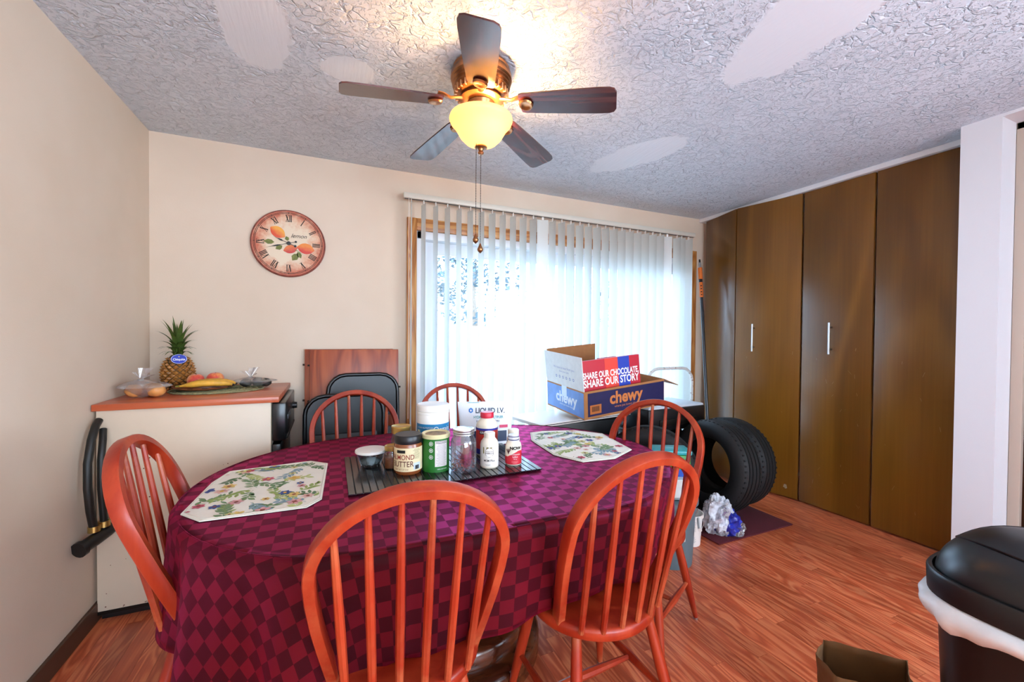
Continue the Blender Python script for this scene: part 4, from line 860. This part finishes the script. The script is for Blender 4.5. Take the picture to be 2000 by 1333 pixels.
# produce bags
def knot_bag(name, label, loc, rad, seed, mat, tilt=0):
    t = thing(name, label, 'plastic bag', loc)
    m = MB(); rx, ry, rz_ = rad; zk = rz_*1.02
    def fn(u, w):
        a = 2*pi*u; d = Vector((cos(a), sin(a), 0)); lump = 1+.16*noise.noise(Vector((d.x*1.6+seed, d.y*1.6, w*2)))
        q = w**.85; prof = sin(min(1, q*1.25)*pi/2)**.7 if q < .55 else .98*(1-((q-.55)/.45)**1.5)+.09
        pl = 1+(.05+.12*w)*sin(a*11+3*noise.noise(Vector((d.x*2, d.y*2, seed))))*max(0, w-.35)+.035*noise.noise(Vector((a*5, w*8, seed)))
        z = zk*(q if q < .3 else .3+.7*((q-.3)/.7)**.9)
        return (rx*prof*lump*pl*cos(a)+tilt*w*w, ry*prof*lump*pl*sin(a), .0015+z*(1-.0*w))
    m.grid(fn, 72, 30, None, True).build('bag_film', mat, t, True, None, 60)
    MB().tube([(rx*.1*cos(q*pi/8)+tilt, rx*.1*sin(q*pi/8), zk-.002) for q in range(16)], .005, 6, True).build('knot', mat, t)
    for e, (aa, L) in enumerate(((-.7, .06), (.35, .075), (1.0, .05))):
        def ear(u, v): return (tilt+(u-.5)*(.012+.055*v)*cos(seed+e)+sin(aa)*L*v*.7+.004*sin(u*14)*v, (u-.5)*(.012+.045*v)*sin(seed+e)+.006*sin(u*11+e)*v, zk+cos(aa)*L*v*.8)
        MB().grid(ear, 14, 8).build('bag_ear', mat, t, True, None, 60)
    return t
def potato(x, y, z, r, seed, label, mat, nm='onion', grp='onions in the clear bag'):
    t = MB().blob((0, 0, r*.85), (r, r*.92, r*.85), seed, .12, 4, 22).build(nm, mat, None); t.location = (x, y, z); tag(t, label, nm, grp)
ONI = pbr('tan_onion_skin', 'd69452', .45, var=.2, vscale=30)
potato(-.862, 2.565, WT+.004, .036, 1, 'tan onion on the left inside the clear bag', ONI); potato(-.775, 2.55, WT+.004, .038, 2, 'tan onion on the right inside the clear bag', ONI); potato(-.82, 2.625, WT+.004, .035, 3, 'tan onion at the back inside the clear bag', ONI)
knot_bag('clear_produce_bag', 'knotted clear plastic bag of onions beside the pineapple', (-.822, 2.575, WT), (.1, .078, .085), 2.0, BAGM, -.02)
AVO = pbr('dark_avocado_skin', '24201a', .6, bump=.5, bscale=90)
for i, (x, y, r) in enumerate(((-.445, 2.835, .03), (-.39, 2.865, .031), (-.345, 2.83, .029))): potato(x, y, WT+.003, r, 5+i, ('leftmost', 'middle', 'rightmost')[i]+' dark avocado inside the bag by the clock wall', AVO, 'avocado', 'avocados in the grey bag')
knot_bag('grey_produce_bag', 'knotted clear plastic bag of dark avocados right of the peaches', (-.395, 2.845, WT), (.105, .075, .058), 6.0, BAGM, -.03)

# ------------------------------------------------------------------ table leaves and folding chairs by the wall
def leaf(x0, yb, h, label):
    t = thing('table_leaf', label, 'table leaf', (x0, yb, 0.003), group='table leaves leaning on the wall'); M = Rx(radians(-3.0))
    MB().rbox(0, .555, -.012, .012, 0, h, .004, 2, M).build('board', LEAFW, t)
    for sx, z in ((0, h-.1), (0, h-.33), (.555, h-.26)): MB().tube([(sx-.012 if sx == 0 else sx, 0, z), (sx if sx == 0 else sx+.014, 0, z)], .006, 10, M=M).build('alignment_pin', DARKM, t)
leaf(-.148, 2.955, 1.18, 'reddish wood table leaf nearest the wall, edge showing on the left'); leaf(-.118, 2.915, 1.178, 'reddish wood table leaf in front, behind the black folding chairs')
def folding_chair(x, y, h, w, label):
    t = thing('folding_chair', label, 'folding chair', (x, y, 0.002), group='black folding chairs leaning on the table leaves'); M = Rx(radians(-5)); hw = w/2; c_ = .11
    arc = lambda k: (c_*(1-cos(k)), c_*(1-sin(k)))
    path = [(-hw, 0, 0), (-hw, 0, h-c_)]+[(-hw+c_*(1-cos(q)), 0, h-c_+c_*sin(q)) for q in (.3, .6, .9, 1.2, pi/2)]+[(hw-c_*(1-cos(q)), 0, h-c_+c_*sin(q)) for q in (pi/2, 1.2, .9, .6, .3)]+[(hw, 0, h-c_), (hw, 0, 0)]
    MB().tube(path, .0125, 10, M=M).build('frame', BLKM, t)
    MB().tube([(-hw+.03, -.03, .01), (-hw+.03, -.028, h*.62)], .011, 8, M=M).build('rear_leg', BLKM, t); MB().tube([(hw-.03, -.03, .01), (hw-.03, -.028, h*.62)], .011, 8, M=M).build('rear_leg', BLKM, t)
    pl = [(-hw+.012, h-.27), (-hw+.012, h-c_)]+[(-hw+.012+(c_-.012)*(1-cos(q)), h-c_+(c_-.012)*sin(q)) for q in (.4, .8, 1.2, pi/2)]+[(hw-.012-(c_-.012)*(1-cos(q)), h-c_+(c_-.012)*sin(q)) for q in (pi/2, 1.2, .8, .4)]+[(hw-.012, h-c_), (hw-.012, h-.27)]
    MB().prism(pl, -.009, .009, M @ Rx(pi/2)).build('backrest', BLACK, t)
    MB().rbox(-hw+.04, hw-.04, -.05, -.03, .28, .68, .01, 2, M).build('seat', BLACK, t)
    MB().tube([(-hw, 0, .12), (hw, 0, .12)], .009, 8, M=M).build('cross_bar', BLKM, t)
    rng = random.Random(int(h*100))
folding_chair(.205, 2.81, 1.02, .43, 'taller black folding chair directly in front of the table leaves'); folding_chair(.09, 2.70, .905, .45, 'black folding chair in front, partly hidden by the windsor chair')

# ------------------------------------------------------------------ clutter by the closet
def tire(loc, Rm, label):
    t = thing('car_tire', label, 'tire'); t.matrix_world = T(*loc) @ Rm
    R, w = .325, .1
    MB().lathe([(.2, -w*.78), (.215, -w*.95), (.26, -w*1.06), (.295, -w*.98), (.312, -w*.82)], 64).build('sidewall', RUB, t); MB().lathe([(.2, w*.78), (.215, w*.95), (.26, w*1.06), (.295, w*.98), (.312, w*.82)], 64).build('sidewall', RUB, t)
    pr = [(.312, -w*.82)]
    for zc in (-.05, -.018, .018, .05): pr += [(R, zc-.0045), (R-.008, zc-.0035), (R-.008, zc+.0035), (R, zc+.0045)]
    pr += [(.312, w*.82)]; MB().lathe(pr, 64).build('tread', RUB, t, True, None, 25)
    lg = MB()
    for k in range(56):
        for sgn in (-1, 1): lg.rbox(R-.014, R-.006, -.006, .006, sgn*.068-.012, sgn*.068+.012, .001, 1, Rz(k*2*pi/56+sgn*.02))
    tag(lg.build('shoulder_blocks', RUB, t, False), kind='stuff')
    MB().lathe([(.2, -w*.78), (.196, -w*.7), (.285, -w*.6), (.298, 0), (.285, w*.6), (.196, w*.7), (.2, w*.78)], 64).build('inner_liner', RUB, t)
    return t
AX = Matrix(((0, 0, -1, 0), (0, 1, 0, 0), (1, 0, 0, 0), (0, 0, 0, 1)))            # tire axis along x
tire((2.805, 2.25, .337), Rz(radians(4)) @ Ry(radians(5)) @ AX, 'black car tire against the closet doors, furthest right of the tires')
tire((2.575, 2.19, .346), Rz(radians(0)) @ Ry(radians(7)) @ AX, 'black car tire standing on the maroon mat behind the crumpled plastic bag')
tire((2.03, 2.25, .336), Rz(radians(44)) @ Ry(radians(5)) @ AX, 'black car tire standing behind the buckets under the cardboard box')
o = MB().rbox(2.2, 2.905, 1.82, 2.42, 0, .009, .003).build('door_mat', pbr('maroon_carpet', '52101c', .95, var=.5, vscale=240, bump=.6, bscale=300), None); tag(o, 'dark maroon door mat under the tire', 'door mat')
def tote(x0, x1, y0, y1, h, label):
    t = thing('storage_tote', label, 'storage tote', (0, 0, 0)); MB().rbox(x0+.02, x1-.02, y0+.02, y1-.02, 0, h-.03, .02, 3).build('tub', BLACK, t); MB().rbox(x0, x1, y0, y1, h-.035, h, .008).build('lid', BLACK, t)
tote(1.42, 2.06, 2.57, 2.86, .69, 'black storage tote under the white board'); tote(2.1, 2.7, 2.56, 2.76, .56, 'black storage tote under the printer')
o = MB().rbox(-.43, .43, -.19, .19, 0, .022, .003).build('white_board', WHITE, None); o.matrix_world = T(1.62, 2.62, .692) @ Rz(radians(10)); tag(o, 'flat white board under the cardboard box', 'board')
MB().rbox(-.425, .425, -.192, -.19, .009, .013, .0003, 1).build('edge_groove', DARKM, o)
t = thing('black_printer', 'black printer with pale top half hidden by the cardboard box', 'printer', (2.46, 2.61, .562), radians(4))
MB().rbox(-.31, .31, -.18, .18, 0, .17, .012).build('body', BLACK, t); MB().rbox(-.3, .3, -.17, .17, .17, .187, .004).build('lid', pbr('printer_lid', 'cdd3da', .4), t); MB().rbox(-.2, .2, -.19, -.175, .04, .09, .004).build('paper_slot', DARKM, t)
# cardboard box: near corner N, left side towards L, front towards R
Nn = Vector((1.506, 2.265, .738)); Lv = Vector((1.486, 2.74, .772))-Nn; Rv = Vector((2.204, 2.289, .80))-Nn
ex = Rv.normalized(); ey_ = (Lv-ex*Lv.dot(ex)).normalized(); ez = ex.cross(ey_); BL, BD, BH = .69, .46, .185
bx = thing('cardboard_box', 'open cardboard box with white flap and dark blue sides on the clutter', 'box'); bx.matrix_world = Matrix(((ex.x, ey_.x, ez.x, Nn.x), (ex.y, ey_.y, ez.y, Nn.y), (ex.z, ey_.z, ez.z, Nn.z), (0, 0, 0, 1)))
tk = .005
MB().box(0, BL, 0, BD, 0, tk).build('base', CARD, bx, False)
NB = pbr('navy_print_card', '0d0c46', .55, var=.1, vscale=20); PB = pbr('pale_blue_card', '5a86cc', .5, var=.15, vscale=12)
for q in ((0, BL, 0, tk), (0, BL, BD-tk, BD), (0, tk, tk, BD-tk), (BL-tk, BL, tk, BD-tk)): MB().box(q[0], q[1], q[2], q[3], tk, BH).build('side', CARD, bx, False)
fp = MB().box(.028, BL-.004, -.0008, 0, .016, BH-.014).build('printed_front', NB, bx, False)
lpn = MB().box(-.0008, 0, .004, BD-.004, .01, BH-.01).build('printed_side', PB, bx, False)
F2 = Matrix(((1, 0, 0, 0), (0, 0, -1, -.0012), (0, 1, 0, 0), (0, 0, 0, 1)))           # lettering plane on the front
OR = solid('orange_ink', 'c8783c')
text('chewy', .115, bold=.0035, sx=.95).build('lettering', OR, fp, False, F2 @ T(.345, .112, 0)); text('where pet lovers shop', .022).build('lettering', OR, fp, False, F2 @ T(.345, .055, 0))
bp = MB().box(.045, .135, -.0016, -.0009, .03, .09).build('barcode_panel', solid('kraft_orange', 'b8692c'), fp, False)
for i in range(11): MB().box(.06+i*.0055, .0625+i*.0055+(.001 if i % 3 == 0 else 0), -.0022, -.0017, .046, .08).build('barcode_bar', INKB, bp, False)
L2 = Matrix(((0, 0, -1, -.0012), (-1, 0, 0, BD), (0, 1, 0, 0), (0, 0, 0, 1)))
text('chewy', .105, bold=.003, sx=.95).build('lettering', solid('pale_ink', 'd5deea'), lpn, False, L2 @ T(.25, .1, 0)); text('where pet lovers shop', .018).build('lettering', solid('pale_ink', ''), lpn, False, L2 @ T(.25, .052, 0))
MB().box(-.0014, -.0008, .2, .262, .11, BH).build('tape', solid('clear_tape', 'c9d6e6', .2), lpn, False)
FH = .225     # the white flap standing up on the left, leaning out a little
fm_ = T(0, 0, BH) @ Ry(radians(-4))
fl_ = MB().box(0, tk, 0, BD, 0, FH, None).build('flap', pbr('white_card', 'd9d9d6', .6, var=.05), bx, False, fm_)
FL = Matrix(((0, 0, -1, -.0006), (-1, 0, 0, BD), (0, 1, 0, 0), (0, 0, 0, 1))); IL = solid('lilac_ink', '8f94b8')
text('We love to hear from you', .024).build('lettering', IL, fl_, False, FL @ T(.24, .125, 0)); text('share your pets', .019).build('lettering', IL, fl_, False, FL @ T(.24, .1, 0))
for i in range(6): MB().lathe([(.005, 0), (.0105, 0)], 18).build('round_icon', IL, fl_, False, FL @ T(.14+i*.042, .06, 0))
MB().box(0, BL-.26, 0, tk, 0, .235).build('flap', CARDIN, bx, False, T(0, BD-tk, BH) @ Rx(radians(2)))
MB().box(0, .15, 0, BD, 0, tk).build('flap', CARD, bx, False, T(BL, 0, BH-.004) @ Ry(radians(24)))
# red chocolate carton inside
cb = thing('chocolate_carton', 'red and blue chocolate carton standing inside the cardboard box', 'carton'); cb.matrix_world = bx.matrix_world @ T(.012, .03, .03) @ Rx(radians(-5))
CW, CHh = .50, .345
MB().box(0, CW, 0, .03, 0, CHh).build('panel', solid('carton_red', 'bf1a30', .45), cb, False)
for a, b, c_ in ((.2, .31, 'e5402f'), (.31, .41, '1f3fb0')): MB().box(a, b, -.0008, 0, 0, CHh).build('colour_stripe', solid('stripe_'+c_, c_, .45), cb, False)
def slab(body, size, z, x, W_):
    m = text(body, size, bold=.0018, align='RIGHT'); xs = [p[0] for p in m.v]; k = W_/(max(xs)-min(xs)); m.v = [(p[0]*k, p[1], p[2]) for p in m.v]
    m.build('lettering', INKW, cb, False, Matrix(((1, 0, 0, x), (0, 0, -1, -.0016), (0, 1, 0, z), (0, 0, 0, 1))))
slab('SHARE OUR CHOCOLATE,', .058, .243, .488, .47); slab('SHARE OUR STORY', .07, .190, .485, .468)
MB().box(.2, .34, .05, .08, .02, CHh+.0).build('rear_flap', solid('carton_red', ''), cb, False)
# hand truck
ht = thing('hand_truck', 'white rusty hand truck handle rising behind the cardboard box', 'hand truck', (2.78, 2.83, 0)); hp = []
hw = .26; c_ = .12; z1 = 1.0
hp = [(-hw, 0, .06), (-hw, 0, z1-c_)]+[(-hw+c_*(1-cos(q)), 0, z1-c_+c_*sin(q)) for q in (.4, .8, 1.2, pi/2)]+[(hw-c_*(1-cos(q)), 0, z1-c_+c_*sin(q)) for q in (pi/2, 1.2, .8, .4)]+[(hw, 0, z1-c_), (hw, 0, .06)]
RUSTW = NT('chipped_white_enamel'); vv = RUSTW.coord(); RUSTW.link(RUSTW.ramp(RUSTW.noise(vv, 38, 5, .7), [(.56, 'd6d5d0'), (.64, '7a4a2a')]), RUSTW.b.inputs['Base Color']); RUSTW.b.inputs['Roughness'].default_value = .45
MB().tube(hp, .0135, 12).build('frame', RUSTW.m, ht)
for z in (.3, .6): MB().tube([(-hw, 0, z), (hw, 0, z)], .009, 8).build('cross_bar', RUSTW.m, ht)
MB().rbox(-.22, .22, -.03, .0, .03, .06, .003).build('toe_plate', RUSTW.m, ht)
for sx in (-.3, .3): MB().tube([(sx-.02, .0, .065), (sx+.02, .0, .065)], .06, 24).build('wheel', RUB, ht)
# extension pole
po_ = thing('extension_pole', 'long black extension pole with orange grip leaning in the corner', 'pole'); A = Vector((2.985, 2.56, .0)); B = Vector((3.19, 2.9, 2.01))
def seg(a, b, r, nm, mat): MB().tube([A.lerp(B, a), A.lerp(B, b)], r, 12).build(nm, mat, po_)
seg(0, .82, .0135, 'lower_tube', pbr('dark_blue_tube', '141c26', .3, coat=.3)); seg(.82, .89, .0175, 'grip', pbr('orange_grip', 'd0691e', .45)); seg(.89, .905, .0165, 'collar', BLACK); seg(.905, .96, .0195, 'lock', pbr('orange_grip', '')); seg(.96, .985, .011, 'ferrule', STEEL); seg(.985, 1, .008, 'tip', BLACK)
for k in range(4): 
    p = A.lerp(B, .832+k*.014); MB().rbox(-.006, .006, -.0005, .0005, -.006, .006, .0002, 1, T(p.x-.0115, p.y-.0135, p.z) @ Rz(radians(-40))).build('grip_mark', INKB, po_, False)
# buckets and the stack on the lidded one
def bucket(loc, r0_, r1_, h, mat, label, lid=None, nm='bucket'):
    t = thing(nm, label, 'bucket', loc)
    MB().lathe([(0, 0), (r0_, 0), (r1_, h), (r1_+.006, h), (r1_+.006, h-.02), (r1_-.002, h-.021)]+([] if lid else [(r1_-.004, h-.003), (r0_-.004, .006), (0, .006)]), 36).build('pail', mat, t)
    if lid: MB().lathe([(r1_+.004, h-.02), (r1_+.012, h-.02), (r1_+.012, h+.008), (r1_-.002, h+.01), (r1_-.008, h+.004), (0, h+.004)], 36).build('lid', lid, t)
    hd = MB().tube([((r1_+.007)*cos(q), (r1_+.007)*sin(q)*.5-(r1_*.55)*sin(q), h-.05-.09*sin(q)) for q in [pi*i/12 for i in range(13)]], .0028, 6).build('bail', STEEL, t, True, Rz(CAMA(loc[0], loc[1])+pi/2))
    return t
GB = pbr('blue_grey_plastic', '5b7078', .45)
b1 = bucket((1.80, 1.83, 0), .128, .146, .365, GB, 'blue-grey bucket with lid behind the right end chair', GB)
MB().tube([(.06, -.155, .2), (.16, -.10, .215)], .011, 10).build('handle_grip', WHITE, b1, True, Rz(0.3)); patch(.139, CAMA(1.8, 1.83)+.25, .12, .16, .25).build('printed_label', pbr('bucket_label', 'b9b3ae', .6, var=.5, vscale=80), b1)
b2 = bucket((2.06, 1.925, 0), .066, .078, .192, WHITE, 'small white plastic pail with printed label between chair and plastic bag'); a = CAMA(2.06, 1.925)
MB().lathe([(0, .12), (.07, .12)], 24).build('dark_disc', pbr('near_black', '0c0b0a', .9), b2)  # near-black disc set part way up inside the pail
patch(.0735, a-.35, .03, .07, .13).build('purple_panel', solid('purple_print', '3a2f7a'), b2); lines(b2, .0765, a+.35, .045, .1, .155, 8, solid('grey_ink', '6a6a70'), .0016, seed=4); lines(b2, .073, a+.3, .045, .03, .06, 6, solid('teal_grey_ink', '6f8f9a'), .0018, seed=8); patch(.0735, a+.15, .012, .075, .09).build('code_block', INKB, b2)
t = thing('white_tub', 'white plastic tub stacked on the lidded bucket', 'tub', (1.80, 1.83, .376)); MB().lathe([(0, 0), (.095, 0), (.115, .02), (.122, .10), (.124, .115), (.12, .12), (0, .12)], 32).build('tub_body', pbr('milky_plastic', 'cfd6d2', .4), t)
t = thing('detergent_box', 'green and blue detergent box with teal lid on top of the stack', 'detergent box', (1.80, 1.83, .497), CAMA(1.8, 1.83)+pi/2+.3)
MB().rbox(-.1, .1, -.065, .065, 0, .12, .012).build('box_body', pbr('green_print', '2a9a2e', .4, var=.5, vscale=14), t); MB().rbox(-.106, .106, -.07, .07, .12, .145, .008).build('lid', pbr('teal_lid', '1f9aa0', .35), t); MB().rbox(-.101, .101, -.0665, -.065, .0, .04, .0005, 1).build('blue_band', solid('band_blue', '1d4fb0'), t); text('Jd', .05, bold=.002).build('lettering', INKW, t, False, T(.06, -.0665, .085) @ Rx(pi/2))
# crumpled bag on the mat
pb = thing('crumpled_plastic_bag', 'crumpled white and blue plastic bag on the maroon mat', 'plastic bag', (2.33, 1.925, .0095))
def crumple(c, rad, seed, nm, mat):
    def fn(u, w):
        a = 2*pi*u; th = pi*w; d = Vector((sin(th)*cos(a), sin(th)*sin(a), -cos(th))); q = d*1.5+Vector((seed, seed*2, 0))
        k = 1+.3*noise.noise(q)+.42*(.5-1.6*abs(noise.noise(q*1.25+Vector((3, 1, 7)))))+.12*(.5-2*abs(noise.noise(q*3.1)))
        return Vector((c[0]+d.x*rad[0]*k, c[1]+d.y*rad[1]*k, max(0, c[2]+d.z*rad[2]*k)))
    MB().grid(fn, 72, 36, None, True).build(nm, mat, pb, True, None, 40)
crumple((-.02, .0, .115), (.085, .075, .115), 3, 'white_film', BAGW)
crumple((.035, -.01, .075), (.08, .075, .085), 9, 'blue_film', pbr('blue_film', '1a2a9a', .3, coat=.4, var=.4, vscale=20))
crumple((.085, -.055, .035), (.055, .045, .045), 13, 'clear_film', BAGM)

# ------------------------------------------------------------------ waste bin and paper bag
def sq(a, ex_, ey2, n=3.2): c_, s_ = cos(a), sin(a); return (abs(c_)**(2/n)*ex_*(1 if c_ > 0 else -1), abs(s_)**(2/n)*ey2*(1 if s_ > 0 else -1))
wbn = thing('waste_bin', 'black waste bin with domed lid and white liner at the right edge', 'waste bin', (1.50, .345, 0))
def loft(prof, n=56):
    m = MB(); rings = [m.ring([(*sq(2*pi*i/n, a, b), z) for i in range(n)]) for a, b, z in prof]
    for A_, B_ in zip(rings, rings[1:]): m.bridge(A_, B_)
    return m, rings
m, rg_ = loft([(.15, .155, 0), (.155, .16, .005), (.18, .186, .66), (.186, .192, .665), (.186, .192, .67)]); m.f.append(tuple(rg_[0][::-1])); m.build('bin_body', BLACK, wbn)
m, rg_ = loft([(.19, .196, .667), (.196, .203, .67), (.198, .205, .72), (.195, .202, .725), (.188, .195, .725), (.186, .193, .715)]); m.build('lid_rim', BLACK, wbn)
dm = MB().grid(lambda u, v: (*[q*(cos(v*pi/2)**.7) for q in sq(2*pi*u, .184, .191, 3.2-1.0*v)], .715+.116*sin(v*pi/2)), 56, 18, None, True); dm.build('dome_lid', pbr('black_satin_dome', '0c0d10', .36), wbn)
# seam of the swing flap over the dome
sm_ = MB()
def dome(x, y):
    k = max(0, 1-(abs(x/.184)**2.6+abs(y/.191)**2.6)); return .715+.116*k**.55+.004
sm_.tube([(.13*cos(q)-.0, .172*sin(q), dome(.13*cos(q), .172*sin(q))+.003) for q in [2*pi*i/40 for i in range(40)]], .003, 6, True); sm_.build('flap_seam', BLACK, wbn)
rng = random.Random(3)
def liner(u, v):
    a = 2*pi*u; w = v; flare = .008+.02*sin(w*pi)**.7+.012*w*noise.noise(Vector((cos(a)*3, sin(a)*3, 2)))+.003*sin(a*17)*w; xx, yy = sq(a, .183+flare, .19+flare); return (xx, yy, .668-.03*w-.035*w*(.5+.9*noise.noise(Vector((cos(a)*1.6, sin(a)*1.6, 7))))+.003*sin(a*23)*w)
MB().grid(liner, 140, 8, None, True).build('bin_liner', pbr('white_liner_film', 'd5d8d8', .35, var=.12, vscale=18), wbn)
# brown paper bag
pbg = thing('paper_bag', 'open brown paper grocery bag on the floor beside the waste bin', 'paper bag', (0, 0, 0)); KR = pbr('kraft_paper', '6f4a24', .85, var=.15, vscale=9, bump=.2, bscale=14, bdist=.01)
d_ = Vector((.645, -.764, 0)); pz = Vector((-.764, -.645, 0)); P2 = Vector((1.475, .822, 0)); Lb, Wb, Hb = .21, .17, .305
cs = [P2, P2+d_*Lb, P2+d_*Lb+pz*Wb, P2+pz*Wb]
def bagwall(p, q, gus=0):
    def fn(u, v):
        b_ = p.lerp(q, u); n_ = (q-p).cross(Vector((0, 0, 1))).normalized(); c = (p+q)/2
        off = -gus*(1-abs(2*u-1))*(.3+.7*v)+.006*noise.noise(Vector((u*4, v*5, p.x*9))); zz = Hb*v+(.006*noise.noise(Vector((u*5, p.x*7, 2))) if v > .95 else 0)
        return b_+n_*(-off)+Vector((0, 0, zz))
    o = MB().grid(fn, 14, 12).build('panel', KR, pbg); md = o.modifiers.new('t', 'SOLIDIFY'); md.thickness = .0012
bagwall(cs[0], cs[1]); bagwall(cs[1], cs[2], .02); bagwall(cs[2], cs[3]); bagwall(cs[3], cs[0], -.035)
MB().prism([(p.x, p.y) for p in cs], 0, .002).build('bottom', KR, pbg, False)
